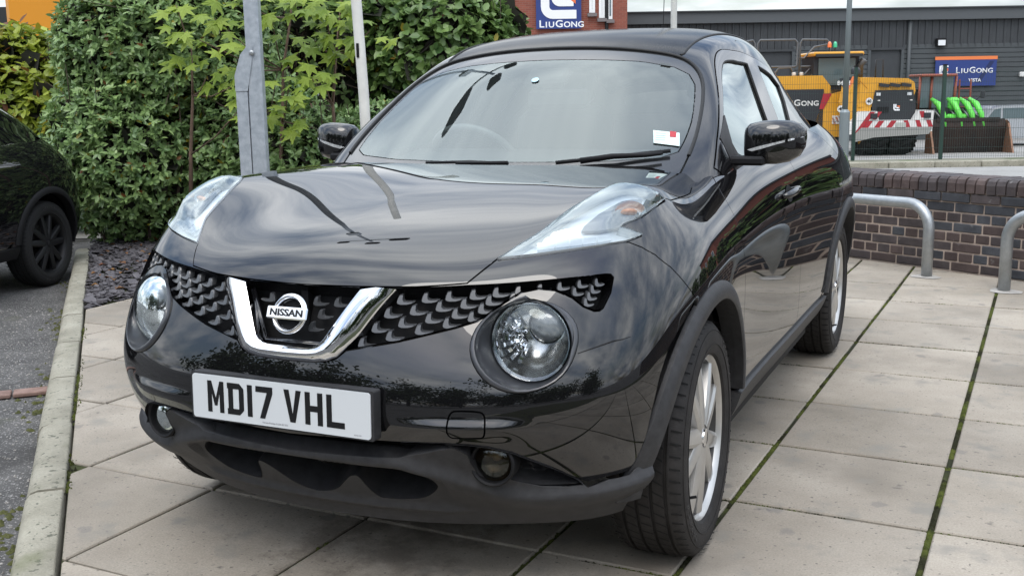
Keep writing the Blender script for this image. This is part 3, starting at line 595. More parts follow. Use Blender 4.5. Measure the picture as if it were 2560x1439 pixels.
# number plate with its holder
pm4 = basis((0, -.800, .552), Vector((0, -cos(.035), -sin(.035)*-1)), (1, 0, 0))
def rrect(w, h, r, n=5):
    out = []
    for cx, cy, a0 in ((w/2-r, h/2-r, 0), (-w/2+r, h/2-r, 90), (-w/2+r, -h/2+r, 180), (w/2-r, -h/2+r, 270)):
        out += [(cx+r*cos(radians(a0+90*i/n)), cy+r*sin(radians(a0+90*i/n))) for i in range(n+1)]
    return out
plate = MB().prism(rrect(.520, .111, .008), -.003, 0.0, pm4).build('number_plate', plate_m, car)
MB().prism(rrect(.534, .120, .006), -.034, -.0035, pm4).build('plate_holder', plast, plate)
W_, H_, S_ = .050, .079, .0145
def glyph(ch):
    w, h, s_ = W_, H_, S_
    if ch == 'M':
        return [[(0,0),(s_*.9,0),(s_*.9,h*.62),(w*.42,h*.22),(w*.58,h*.22),(w-s_*.9,h*.62),(w-s_*.9,0),(w,0),(w,h),(w-s_*.85,h),(w/2,h*.46),(s_*.85,h),(0,h)]]
    if ch == 'D':
        c = .013; i = .008
        return [[(0,0),(w-c,0),(w,c),(w,h-c),(w-c,h),(0,h),(0,h-s_),(w*.5,h-s_),(w-c-2e-3,h-s_),(w-s_,h-s_-i*.6),(w-s_,s_+i*.6),(w-c-2e-3,s_),(0,s_)],[(.003,s_-1e-4),(.003+s_,s_-1e-4),(.003+s_,h-s_+1e-4),(.003,h-s_+1e-4)]]
    if ch == '1': return [[(0,0),(s_,0),(s_,h),(0,h)]]
    if ch == '7': return [[(0,h),(w,h),(w,h-s_*1.1),(w*.52,0),(w*.22,0),(w-s_*1.15,h-s_),(0,h-s_)]]
    if ch == 'V': return [[(0,h),(s_*1.02,h),(w/2,s_*1.35),(w-s_*1.02,h),(w,h),(w*.5+s_*.52,0),(w*.5-s_*.52,0)]]
    if ch == 'H': return [[(0,0),(s_,0),(s_,h/2-s_/2),(w-s_,h/2-s_/2),(w-s_,0),(w,0),(w,h),(w-s_,h),(w-s_,h/2+s_/2),(s_,h/2+s_/2),(s_,h),(0,h)]]
    if ch == 'L': return [[(0,0),(w,0),(w,s_),(s_,s_),(s_,h),(0,h)]]
x = -.213
for ch in 'MD17 VHL':
    if ch == ' ': x += .033-.011; continue
    mb = MB()
    for pl in glyph(ch): mb.prism([(a+x, b-H_/2+.002) for a, b in pl], 0, .0008, pm4)
    mb.build('plate_character', plate_k, plate); x += (S_ if ch == '1' else W_)+.011
grey_pr = mat('plate_small_print', (.3, .3, .32), .5)
text_mesh('plate_small_print', 'Fairway Prestige 01254 457 553', .0058, grey_pr, plate, pm4 @ Matrix.Translation((-.01, -.047, .0004)), depth=.0002)
text_mesh('plate_small_print', 'BS AU 145e', .004, grey_pr, plate, pm4 @ Matrix.Translation((.225, -.048, .0004)), depth=.0002)
# ---- round headlamps: bezel, reflector bowl, projector, clear cover
ring_tk = np.array(o_lamp); ringP = body.ev(ring_tk[:, 0], ring_tk[:, 1]); ringN = body.nrm(ring_tk[:, 0], ring_tk[:, 1])
LC = Vector((.566, -.574, .706)); LA = Vector((.16, -.975, .10)).normalized(); LR = .098
def lamp(sx):
    S = Vector((sx, 1, 1)); mir = Matrix.Diagonal((sx, 1, 1, 1))
    root = MB(); n = len(ringP); lm = basis(LC, LA)
    # ring point by angle round the lamp axis
    rows = []
    for P, N in zip(ringP, ringN):
        P = Vector(P); N = Vector(N); loc = lm.inverted() @ P; an = atan2(loc.y, loc.x); c = lm @ Vector((LR*cos(an), LR*sin(an), 0)); c2 = lm @ Vector((LR*1.04*cos(an), LR*1.04*sin(an), .006))
        inw = (c-P); inw = (inw-N*inw.dot(N)).normalized()
        rows.append([P-N*.012, P+N*.004, P+N*.009+inw*.005, P+N*.008+inw*.012, P*.75+c2*.25+N*.0, P*.35+c2*.65, c2, c, lm @ Vector((LR*.97*cos(an), LR*.97*sin(an), -.02))])
    m_ = len(rows[0]); vv = [mir @ p for r in rows for p in r]; ff = [(i*m_+j, ((i+1) % n)*m_+j, ((i+1) % n)*m_+j+1, i*m_+j+1) for i in range(n) for j in range(m_-1)]
    if sx < 0: ff = [f[::-1] for f in ff]
    hl = root.add(vv, ff).build('headlamp', mat('headlamp_bezel', (.050, .053, .060), .30, coat=.5, coatr=.12), car, angle=60)
    L4 = mir @ lm
    MB().lathe([(LR*.965,.0),(LR*.96,-.012),(LR*.90,-.014),(LR*.89,-.02)], 40, L4).build('chrome_ring', chrome, hl, angle=40)
    MB().lathe([(LR*.90,-.018),(LR*.86,-.045),(LR*.72,-.075),(LR*.5,-.095),(LR*.2,-.105),(0,-.107)], 40, L4).build('reflector', mat('smoked_reflector', (.62,.63,.63), .20, .9), hl, smooth=True)
    # faceted reflector for the high beam and the projector eye
    mb = MB(); rnd = random.Random(3)
    for i in range(7):
        for j in range(9):
            a = radians(120+16*j); r_ = LR*(.22+.085*i); c = Vector((r_*cos(a)-.012, r_*sin(a)*.9+.004, -.048-.02*(1-i/7)))
            mb.box(c, (.0095, .0095, .004), Matrix.Rotation(rnd.uniform(-.9, .9), 3, 'X') @ Matrix.Rotation(rnd.uniform(-.9, .9), 3, 'Y') @ Matrix.Rotation(a, 3, 'Z'))
    mb.v = [tuple(L4 @ Vector(v)) for v in mb.v]; o = mb.build('reflector_facets', chrome, hl); o['kind'] = 'stuff'
    pj = L4 @ Matrix.Translation((.034*1, .036, -.03))
    MB().lathe([(.046,-.03),(.046,.004),(.043,.006),(.041,.0)], 32, pj).build('projector_shroud', silver, hl, angle=50)
    MB().lathe([(.041,.0),(.038,.012),(.03,.020),(.018,.025),(0,.027)], 32, pj).build('projector_lens', mat('projector_glass', (.16,.17,.18), .03, coat=1.0, spec=.9), hl, smooth=True)
    MB().lathe([(LR*.985,-.002),(LR*.93,.010),(LR*.78,.022),(LR*.55,.032),(LR*.28,.037),(0,.038)], 48, L4).build('lamp_cover', lens_glass, hl, smooth=True)
    return hl
lamp(1); lamp(-1)
# ---- boomerang lights on the fender tops
def vlamp(sx):
    def arr(s_): return s_ if sx > 0 else mirror(s_)
    base = arr_mesh('fender_light', [arr(panel_arrays(body, BV, BF['vlight'], off=-.028, gap=-.004, rim=0))], white_pl, car)
    wall = arr(rim_only(panel_arrays(body, BV, BF['vlight'], off=.006, gap=.002, rim=.036), 0)); arr_mesh('light_rim', [wall], mat('light_edge_plastic', (.55,.58,.60), .2, coat=.8), base)
    lv = np.array(o_vlight)
    def lift(tk, P):
        d = np.full(len(tk), 9.0)
        for a, b in zip(lv, np.roll(lv, -1, 0)):
            ab = b-a; u = np.clip(((tk-a)@ab)/(ab@ab+1e-9), 0, 1); d = np.minimum(d, np.hypot(*(tk-a-u[:, None]*ab).T))
        return .004+.020*sstep(d/.34)*sstep((tk[:, 1]-6.75)/.5)
    arr_mesh('light_cover', [arr(panel_arrays(body, BV, BF['vlight'], offf=lift, gap=.002, rim=0))], glass_mat('fender_light_lens', (.90,.94,.96), .16, .9), base)
    def strip(name, poly, off, mt, thick=.008):
        tk = np.array(poly); P = body.ev(tk[:, 0], tk[:, 1]); N = body.nrm(tk[:, 0], tk[:, 1]); n = len(P)
        a = P+N*off; b = P+N*(off-thick); v = np.concatenate([a, b]); v[:, 0] *= sx
        ff = [tuple(range(n))]+[(i, n+i, n+(i+1) % n, (i+1) % n) for i in range(n)]
        return MB().add(v.tolist(), ff if sx > 0 else [f[::-1] for f in ff]).build(name, mt, base, angle=40)
    # daytime running light bar in segments along the lower arm
    low = [(2.721,6.86),(2.998,6.83),(3.217,6.80),(3.435,6.775),(3.679,6.77),(3.954,6.78)]; topl = [(2.662,7.06),(2.939,7.04),(3.165,6.99),(3.391,6.945),(3.647,6.905),(3.935,6.871)]
    for i in range(5): strip('running_light_segment', [low[i], (low[i+1][0]-.02, low[i+1][1]), (topl[i+1][0]-.02, topl[i+1][1]), topl[i]], -.010, drl, .012)
    # dark textured panel and the indicator bowl in the upper arm
    strip('light_inner_panel', [(3.271,7.18),(3.268,7.312),(3.402,7.589),(3.579,7.776),(3.745,7.902),(3.988,7.97),(4.317,7.97),(4.34,7.52),(4.26,7.24),(4.029,7.09),(3.635,7.08)], -.014, mat('textured_grey_plastic', (.30,.315,.33), .4, bump=.5, bscale=500))
    strip('light_end_panel', [(4.40,7.95),(4.80,7.99),(4.86,7.92),(4.62,7.60),(4.42,7.40),(4.38,7.68)], -.010, plast_d)
    tk = (4.10, 7.50); p = Vector(body.ev(*tk)[0]); n_ = Vector(body.nrm(*tk)[0]); p.x *= sx; n_.x *= sx
    bm = basis(p-n_*.012, (n_*.6+Vector((.2*sx, -.75, .1))).normalized())
    ms = Matrix.Diagonal((1.2, .82, 1, 1))
    MB().lathe([(.036,.004),(.034,-.004),(.027,-.014),(.014,-.02),(0,-.022)], 28, bm @ ms).build('indicator_bowl', silver, base, smooth=True)
    MB().lathe([(0,.012),(.006,.010),(.011,.002),(.012,-.010),(.010,-.02)], 18, bm @ Matrix.Diagonal((1.9, .8, 1, 1))).build('indicator_bulb', amber, base, smooth=True)
    return base
vlamp(1); vlamp(-1)
# ---- fog lamps with the honeycomb insert beside them
def fog(sx):
    mir = Matrix.Diagonal((sx, 1, 1, 1)); m4 = mir @ basis((.499, -.648, .424), (.12, -.99, .03))
    fl = MB().lathe([(.056,-.035),(.056,.012),(.052,.016),(.0475,.012),(.046,-.004)], 36, m4).build('fog_lamp', plast_d, car, angle=40)
    MB().lathe([(.046,-.002),(.040,-.018),(.022,-.028),(0,-.031)], 32, m4).build('fog_reflector', mat('fog_reflector', (.13,.115,.095), .25, .6), fl, smooth=True)
    MB().lathe([(.013,-.03),(.012,-.012),(0,-.008)], 16, m4 @ Matrix.Translation((.004, .012, 0))).build('fog_bulb', mat('bulb_glass', (.35,.29,.20), .2, coat=.6), fl, smooth=True)
    MB().lathe([(.0465,-.002),(.035,.007),(.018,.011),(0,.012)], 32, m4).build('fog_cover', glass_mat('fog_lens', (.55,.50,.42), .05, .8), fl, smooth=True)
    s_ = panel_arrays(body, BV, BF['fog'], off=-.068, gap=-.01, rim=0); arr_mesh('fog_backing', [s_ if sx > 0 else mirror(s_)], plast_d, fl)
    mb = MB(); R = .0155
    for i in range(7):
        for j in range(4):
            x_ = .565+i*R*1.62; z_ = .365+j*R*1.05*1.0+(R*.52 if i % 2 else 0)
            if z_ > .452-(x_-.555)*.62 or z_ < .348: continue
            p, n = front_pt(x_, z_, -.038); mm = mir @ basis(p, n, (1, .6, 0))
            mb.lathe([(R*1.0,.0),(R*.86,.003),(R*.80,0),(R*.80,-.02)], 6, mm @ Matrix.Diagonal((1.28, .72, 1, 1)))
    mb.build('honeycomb_grille', plast, fl)
fog(1); fog(-1)
# ---- wheel arch trims
def xside(pts): 
    tk = np.array(body.inv(pts, (1, 2), m_side)); return body.ev(tk[:, 0], tk[:, 1])[:, 0]
def arch(cy, a0, a1, sx, name='wheel_arch_trim'):
    n = 44; an = [a0+(a1-a0)*i/n for i in range(n+1)]; cz = .328; rows = []
    X = np.array([xside([(cy+R*cos(radians(a)), max(.30, cz+R*sin(radians(a)))) for a in an]) for R in (R_OUT, (R_IN+R_OUT)/2, R_IN)])
    ker = np.array([1, 2, 3, 2, 1.])/9
    X = np.array([np.convolve(np.pad(x_, 2, mode='edge'), ker, 'valid') for x_ in X])
    for i, a in enumerate(an):
        c, s_ = cos(radians(a)), sin(radians(a)); r = []
        xo, xm, xi = X[0][i], X[1][i], X[2][i]; xi = max(xi, xm-.004)
        for R, x_ in ((R_OUT, xo-.008), (R_OUT, xo+.004), (R_OUT-.006, xo+.009), (R_IN+.030, xm+.014), (R_IN+.006, xi+.016), (R_IN, xi+.012), (R_IN, xi-.05)):
            r.append((sx*x_, cy+R*c, cz+R*s_))
        rows.append(r)
    m_ = 7; vv = [p for r in rows for p in r]; ff = [(i*m_+j, (i+1)*m_+j, (i+1)*m_+j+1, i*m_+j+1) for i in range(n) for j in range(m_-1)]+[tuple(range(m_)), tuple(n*m_+j for j in range(m_))]
    if sx > 0: ff = [f[::-1] for f in ff]
    MB().add(vv, ff).build(name, plast, car, angle=50)
    mb = MB(); rows = 30; vv = []; ff = []
    for i in range(rows+1):
        a = radians(14+152*i/rows); vv += [(sx*.79, cy+(R_IN+.004)*cos(a), cz+(R_IN+.004)*sin(a)), (sx*.5, cy+(R_IN+.004)*cos(a), cz+(R_IN+.004)*sin(a))]
    ff = [(2*i, 2*i+1, 2*i+3, 2*i+2) for i in range(rows)]+[tuple(2*i+1 for i in range(rows+1))]
    mb.add(vv, ff).build('wheel_housing', plast_d, car, smooth=False)
for sx in (1, -1): arch(0, 6, 186, sx); arch(2.53, -6, 174, sx)
# underside
MB().box((0, 1.45, .25), (1.0, 3.3, .08)).build('underbody', plast_d, car)
MB().box((0, 1.25, .23), (1.56, 1.55, .06)).build('floor_pan', plast_d, car)
# scuff and crack in the bumper below the near headlamp
def on_body(path, off=.0012): tk = np.array(path); return [Vector(p) for p in body.ev(tk[:, 0], tk[:, 1])+body.nrm(tk[:, 0], tk[:, 1])*off]
MB().tube(on_body([(3.59,4.30),(3.75,4.37),(3.93,4.44),(4.07,4.49),(4.21,4.50),(4.34,4.53)], .0), [.0012, .0016, .002, .0022, .0014, .0008], 5).build('bumper_crack', plast_d, car)

# ---- wheels: tyre with ribs and sipes, ten-arm alloy
def wheel_proto():
    root = empty('wheel'); R, Wd = .330, .205
    # tyre about local X axis, outer side +X; tread profile with four grooves
    prof = []
    hw = Wd/2; gro = [-.058, -.020, .020, .058]; gw = .0045
    side = [(.228, .80), (.236, .93), (.250, .985), (.268, 1.01), (.288, 1.0), (.304, .955), (.316, .88), (.3245, .80)]
    outer = [(r, f*hw) for r, f in side]; inner_ = [(r, -f*hw) for r, f in side][::-1]
    tread = []
    for g in gro[::-1]:
        for dx, rr in ((gw+.001, 0), (gw-.0015, -.0075), (-gw+.0015, -.0075), (-gw-.001, 0)): tread.append((R-.0022*((g+dx)/.07)**2+rr, g+dx))
    prof = outer+tread+inner_
    mb = MB(); n = 120; P = len(prof); vv = []; ff = []
    for i in range(n):
        a = 2*pi*i/n
        for r, x_ in prof: vv.append((x_, r*cos(a), r*sin(a)))
    for i in range(n):
        k = (i+1) % n
        for j in range(P-1): ff.append((i*P+j, k*P+j, k*P+j+1, i*P+j+1))
    ty = mb.add(vv, ff).build('tyre', tyre_m, root, angle=35)
    # cross sipes as dark strips laid over the ribs, groove shade put into colour
    mb = MB(); m = 64
    for i in range(m):
        for x0, x1, sk, ph in ((.070, .098, .10, 0), (-.070, -.098, -.10, .3), (.025, .053, .45, .2), (-.025, -.053, -.45, .6), (-.014, .014, .3, .4)):
            a = 2*pi*(i+ph)/m; pts = []
            for q in range(3):
                x_ = x0+(x1-x0)*q/2; rr = R-.0022*(x_/.07)**2 if abs(x_) < .075 else R-.0025-(abs(x_)-.075)*.23; aa = a+sk*(q-1)*.045
                pts.append((x_, rr, aa))
            w = .0026/R
            vv = []
            for x_, rr, aa in pts: vv += [(x_, (rr+.0006)*cos(aa-w), (rr+.0006)*sin(aa-w)), (x_, (rr+.0006)*cos(aa+w), (rr+.0006)*sin(aa+w))]
            mb.add(vv, [(0, 1, 3, 2), (2, 3, 5, 4)])
    o = mb.build('tread_sipes', mat('sipe_shadow', (.006, .006, .006), .9), ty); o['kind'] = 'stuff'
    ml = MB()
    for r in (.262, .300):
        ml.tube([(hw*1.012 if r < .28 else hw*.975, r*cos(2*pi*i/72), r*sin(2*pi*i/72)) for i in range(72)], .0012, 5, closed=True)
    ml.build('sidewall_rib', tyre_m, ty, smooth=True)
    word = mat('tyre_lettering', (.034, .032, .031), .65)
    for k, a0 in enumerate((.6, 3.7)):
        for i, ch in enumerate('DEBICA'):
            a = a0-.105*i
            text_mesh('sidewall_letter', ch, .026, word, ty, Matrix.Translation((hw*1.004, .281*cos(a), .281*sin(a))) @ basis((0, 0, 0), (1, 0, 0), Vector((0, sin(a), -cos(a)))), depth=.0012, sx=1.2)
    # rim
    hx = .082
    MB().lathe([(.2325, -.09), (.232, -.085), (.215, -.07), (.205, 0), (.209, .045), (.219, hx-.010)], 60, Matrix.Rotation(radians(90), 4, 'Y')).build('rim_barrel', mat('dark_barrel_alloy', (.07, .068, .065), .5, .6), root, angle=40)  # barrel in a darker tone than the rim, gaps between spokes stay dark
    rim = MB().lathe([(.226, hx-.012), (.2325, hx), (.2335, hx+.004), (.229, hx+.006), (.223, hx+.001), (.218, hx-.010)], 72, Matrix.Rotation(radians(90), 4, 'Y')).build('rim', alloy, root, angle=40)
    MB().lathe([(0, -.03), (.13, -.03), (.14, -.02), (.14, 0), (.06, .0)], 40, Matrix.Rotation(radians(90), 4, 'Y')).build('brake_disc', mat('brake_steel', (.10, .095, .09), .45, .8), root, angle=40)
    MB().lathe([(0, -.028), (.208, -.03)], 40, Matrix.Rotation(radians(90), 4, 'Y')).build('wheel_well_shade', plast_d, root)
    sp = MB()
    def arm(a, spread):
        rows = []
        for q in range(7):
            f = q/6; r = .030+(.219-.030)*f; w = (.031-.007*f); x_ = hx+.004-.010*f+.003*sin(f*pi); off = spread*(.004+.034*f)
            c = Vector((0, cos(a), sin(a))); t = Vector((0, -sin(a), cos(a)))
            b = c*r+t*off
            rows.append([b-t*w+Vector((x_-.03, 0, 0)), b-t*w*.95+Vector((x_-.006, 0, 0)), b-t*w*.55+Vector((x_, 0, 0)), b+t*w*.40+Vector((x_+.002, 0, 0)), b+t*w*.80+Vector((x_-.004, 0, 0)), b+t*w+Vector((x_-.03, 0, 0))])
        vv = [p for r in rows for p in r]; return vv, [(i*6+j, (i+1)*6+j, (i+1)*6+j+1, i*6+j+1) for i in range(6) for j in range(5)]
    for i in range(5):
        a = radians(90+72*i)
        for s_ in (-1, 1):
            mb = MB(); vv, ff = arm(a+s_*radians(9.5), s_*.55); mb.add(vv, ff).build('spoke', alloy, rim, angle=30)
    MB().lathe([(.066, hx-.035), (.062, hx-.012), (.050, hx-.004), (.036, hx+.001), (.032, hx+.004), (.028, hx+.003), (0, hx+.003)], 36, Matrix.Rotation(radians(90), 4, 'Y')).build('hub', alloy, rim, angle=40)
    MB().lathe([(.0265, hx+.003), (.0255, hx+.008), (.02, hx+.010), (0, hx+.0105)], 28, Matrix.Rotation(radians(90), 4, 'Y')).build('centre_cap', chrome, rim, angle=40)
    for i in range(5):
        a = radians(126+72*i); MB().lathe([(.0115, hx-.06), (.0115, hx-.016), (.009, hx-.012), (0, hx-.011)], 6, Matrix.Translation((0, .052*cos(a), .052*sin(a))) @ Matrix.Rotation(radians(90), 4, 'Y')).build('wheel_nut', mat('nut_steel', (.25, .25, .26), .35, .9), rim)
    a = radians(200); MB().tube([(hx-.01, .196*cos(a), .196*sin(a)), (hx+.016, .188*cos(a), .188*sin(a))], .004, 6).build('tyre_valve', plast_d, rim)
    return root
wp = wheel_proto()
wheels = [wp]+[copy_tree(wp) for _ in range(3)]
for w, (x_, y_, rz, rx) in zip(wheels, ((.752, 0, radians(2.0), .35), (.752, 2.53, 0, 1.2), (-.752, 0, pi+radians(2.0), .8), (-.752, 2.53, pi, .1))):
    w.parent = car; w.location = (x_, y_, .3285); w.rotation_mode = 'ZXY'; w.rotation_euler = (rx, 0, rz)
# ---- door mirrors
def mirror_head(sx):
    """shell lofted from sections along the car's width"""
    secs = [(.768,.742,.036,.050,1.108),(.784,.735,.048,.062,1.110),(.825,.730,.055,.069,1.1115),(.870,.735,.055,.070,1.113),(.910,.748,.050,.065,1.115),(.938,.766,.038,.052,1.118),(.953,.782,.022,.030,1.123),(.957,.790,.006,.008,1.126)]
    n = 28; vv = []; ff = []
    for (x_, y_, hy, hz, zc) in secs:
        for i in range(n):
            a = 2*pi*i/n; cy, sz = cos(a), sin(a)
            py = y_+(-abs(cy)**.75*hy if cy < 0 else abs(cy)**.5*hy*1.15)+.035; pz = zc+(abs(sz)**.70*hz if sz > 0 else -abs(sz)**.6*hz*1.06)
            vv.append((sx*x_, py, pz))
    P = len(secs)
    for k in range(P-1):
        for i in range(n): ff.append((k*n+i, k*n+(i+1) % n, (k+1)*n+(i+1) % n, (k+1)*n+i))
    ff += [tuple(range(n))[::-1], tuple((P-1)*n+i for i in range(n))]
    if sx < 0: ff = [f[::-1] for f in ff]
    me = MB().add(vv, ff).build('door_mirror', paint, car, angle=60)
    # lower half in plain dark plastic, indicator strip, arm and sail panel
    ind_u = [(.782,1.088),(.82,1.099),(.87,1.111),(.92,1.123),(.957,1.133)]; ind_l = [(.80,1.083),(.83,1.091),(.87,1.103),(.92,1.117),(.952,1.127)]
    def yf(x_):
        for (a, b) in zip(secs[:-1], secs[1:]):
            if a[0] <= x_ <= b[0]:
                f = (x_-a[0])/(b[0]-a[0]); return (a[1]-a[2])*(1-f)+(b[1]-b[2])*f+.035
        return .7
    v2 = []
    for (xu, zu), (xl, zl) in zip(ind_u, ind_l): v2 += [(sx*xu, yf(xu)-.004, zu), (sx*xl, yf(xl)-.004, zl), (sx*xu, yf(xu)+.02, zu+.002), (sx*xl, yf(xl)+.02, zl-.002)]
    f2 = []
    for i in range(4): a = i*4; f2 += [(a, a+1, a+5, a+4), (a, a+4, a+6, a+2), (a+1, a+3, a+7, a+5)]
    MB().add(v2, f2).build('mirror_indicator', mat('clear_indicator', (.40, .41, .41), .15, coat=1.0, var=.35, vscale=160), me, angle=40)
    MB().box((sx*.785, .735, 1.052), (.115, .075, .030), bev=.008).build('mirror_arm', plast_d, me)
    gl = [(.80,1.07),(.80,1.155),(.84,1.168),(.91,1.166),(.942,1.145),(.945,1.09),(.91,1.06),(.84,1.052)]
    MB().add([(sx*a, .757+.035, b) for a, b in gl], [tuple(range(len(gl)))]).build('mirror_glass', chrome, me)
    q = [cabin.ev(a, b)[0] for a, b in ((1.02, 4.35), (1.62, 4.62), (1.36, 5.45), (1.5, 6.3), (1.0, 6.3))]; nq = [cabin.nrm(a, b)[0] for a, b in ((1.02, 4.35), (1.62, 4.62), (1.36, 5.45), (1.5, 6.3), (1.0, 6.3))]
    o_ = [Vector(a+b*.006) for a, b in zip(q, nq)]; i_ = [Vector(a-b*.01) for a, b in zip(q, nq)]; n5 = len(o_)
    MB().add([(sx*a.x, a.y, a.z) for a in o_+i_], [tuple(range(n5))]+[(k, n5+k, n5+(k+1) % n5, (k+1) % n5) for k in range(n5)]).build('mirror_sail', plast, me)
    return me
mirror_head(1); mirror_head(-1)
# door handles
for sx, door in zip((1, -1), dof):
    tks = [(9.27, 6.47), (9.2, 6.46), (9.0, 6.44), (8.84, 6.42), (8.78, 6.41)]; offs = (.002, .020, .026, .022, .002)
    P = [Vector(body.ev(*a)[0]+body.nrm(*a)[0]*o_) for a, o_ in zip(tks, offs)]
    MB().tube([(sx*a.x, a.y, a.z) for a in P], [.009, .0125, .0135, .0125, .009], 10).build('door_handle', paint, door, smooth=True)
    a = (9.03, 6.40); c = Vector(body.ev(*a)[0]+body.nrm(*a)[0]*.0015); nn = Vector(body.nrm(*a)[0])
    MB().lathe([(.034, .0), (.030, -.0004), (0, -.0008)], 24, Matrix.Diagonal((sx, 1, 1, 1)) @ basis(c, nn, (0, 1, 0)) @ Matrix.Diagonal((1.5, .95, 1, 1))).build('handle_cup', plast_d, door, smooth=True)
# wipers
def cab_pt(s_, j, off=0.0):
    p = cabin.ev(s_, abs(j))[0]+cabin.nrm(s_, abs(j))[0]*off; return Vector((p[0] if j >= 0 else -p[0], p[1], p[2]))
MB().tube([cab_pt(.40, 1.35, .02), cab_pt(.46, 1.8, .026), cab_pt(.50, 2.3, .022), cab_pt(.54, 2.55, .020)], [.010, .009, .007, .005], 8).build('wiper_arm', plast_d, car, smooth=True)
MB().tube([cab_pt(.42, 1.0, .010), cab_pt(.52, 1.8, .014), cab_pt(.64, 2.66, .012)], .0065, 8).build('wiper_blade', seal, car, smooth=True)
MB().tube([cab_pt(.40, -.9, .008), cab_pt(.43, -.2, .010), cab_pt(.41, .35, .008)], .005, 8).build('wiper_blade', seal, car, smooth=True)
MB().tube([cab_pt(.38, -.4, .012), cab_pt(.40, .35, .012)], [.005, .007], 8).build('wiper_arm', plast_d, car, smooth=True)
# windscreen stickers, mirror and sensor housing
def ws_quad(pts, off, name, mt):
    P = [cab_pt(s_, j, off) for s_, j in pts]; return MB().add(P, [tuple(range(len(P)))]).build(name, mt, ws)
stick = mat('sticker_paper', (.62, .74, .70), .5); red = mat('sticker_red', (.42, .03, .04), .5)
ws_quad([(1.165,2.203),(1.089,2.699),(.796,2.789),(.879,2.289)], .0012, 'permit_sticker', stick)
ws_quad([(1.135,2.50),(1.112,2.63),(.985,2.655),(1.005,2.53)], .0018, 'sticker_logo', red)
for i in range(4): ws_quad([(1.10-.05*i,2.26+.012*i),(1.085-.05*i,2.44+.012*i),(1.075-.05*i,2.443+.012*i),(1.09-.05*i,2.263+.012*i)], .0018, 'sticker_print', mat('sticker_ink', (.25, .38, .36), .6))
c = cab_pt(2.43, 0, .0012); nn = Vector(cabin.nrm(2.43, 0.001)[0]); MB().lathe([(0, 0), (.014, 0)], 24, basis(c, nn)).build('round_sticker', mat('sticker_blue', (.45, .66, .74), .5), ws)
ws_quad([(3.02,2.05),(2.98,2.28),(2.90,2.28),(2.94,2.05)], .0012, 'glass_marking', mat('etched_mark', (.07, .08, .08), .5))
MB().box(cab_pt(2.90, 0, -.055), (.16, .10, .035), Matrix.Rotation(radians(32), 3, 'X'), bev=.01).build('mirror_mount', cabin_m, car)
MB().box(cab_pt(2.55, .25, -.10), (.24, .03, .07), Matrix.Rotation(radians(-8), 3, 'X'), bev=.014).build('interior_mirror', cabin_m, car)
# ---- interior
MB().box((0, .82, .93), (1.34, .55, .22), Matrix.Rotation(radians(8), 3, 'X'), bev=.05).build('dashboard', mat('dash_plastic', (.055, .055, .058), .7, bump=.2, bscale=400), car)
MB().box((0, 1.9, .42), (1.3, 2.2, .1)).build('cabin_floor', cabin_m, car)
sw = basis((-.36, 1.02, 1.02), Vector((0, .75, .62)))
st = MB().tube([sw @ Vector((.18*cos(2*pi*i/40), .18*sin(2*pi*i/40), 0)) for i in range(40)], .014, 10, closed=True).build('steering_wheel', mat('wheel_leather', (.14, .14, .145), .45), car, smooth=True)
MB().box((0, 0, 0), (.15, .10, .03), bev=.012).build('wheel_hub', cabin_m, st).matrix_local = sw
for a in (0, pi): MB().box((0, 0, 0), (.14, .03, .015)).build('wheel_arm', cabin_m, st).matrix_local = sw @ Matrix.Rotation(a, 4, 'Z') @ Matrix.Translation((.12, 0, 0))
for sx in (1, -1):
    seat = MB().box((sx*.36, 1.62, .58), (.50, .52, .18), bev=.06).build('front_seat', seat_m, car)
    MB().box((sx*.36, 1.92, .92), (.48, .14, .62), Matrix.Rotation(radians(-14), 3, 'X'), bev=.06).build('seat_back', seat_m, seat)
    MB().box((sx*.36, 2.02, 1.31), (.27, .09, .17), Matrix.Rotation(radians(-10), 3, 'X'), bev=.035).build('headrest', seat_m, seat)
    for q in (-.05, .05): MB().tube([(sx*.36+q, 1.99, 1.18), (sx*.36+q, 2.01, 1.26)], .006, 6).build('headrest_post', chrome, seat)
rs = MB().box((0, 2.55, .60), (1.25, .45, .2), bev=.05).build('rear_bench', seat_m, car); MB().box((0, 2.85, .92), (1.25, .14, .5), Matrix.Rotation(radians(-16), 3, 'X'), bev=.05).build('bench_back', seat_m, rs)

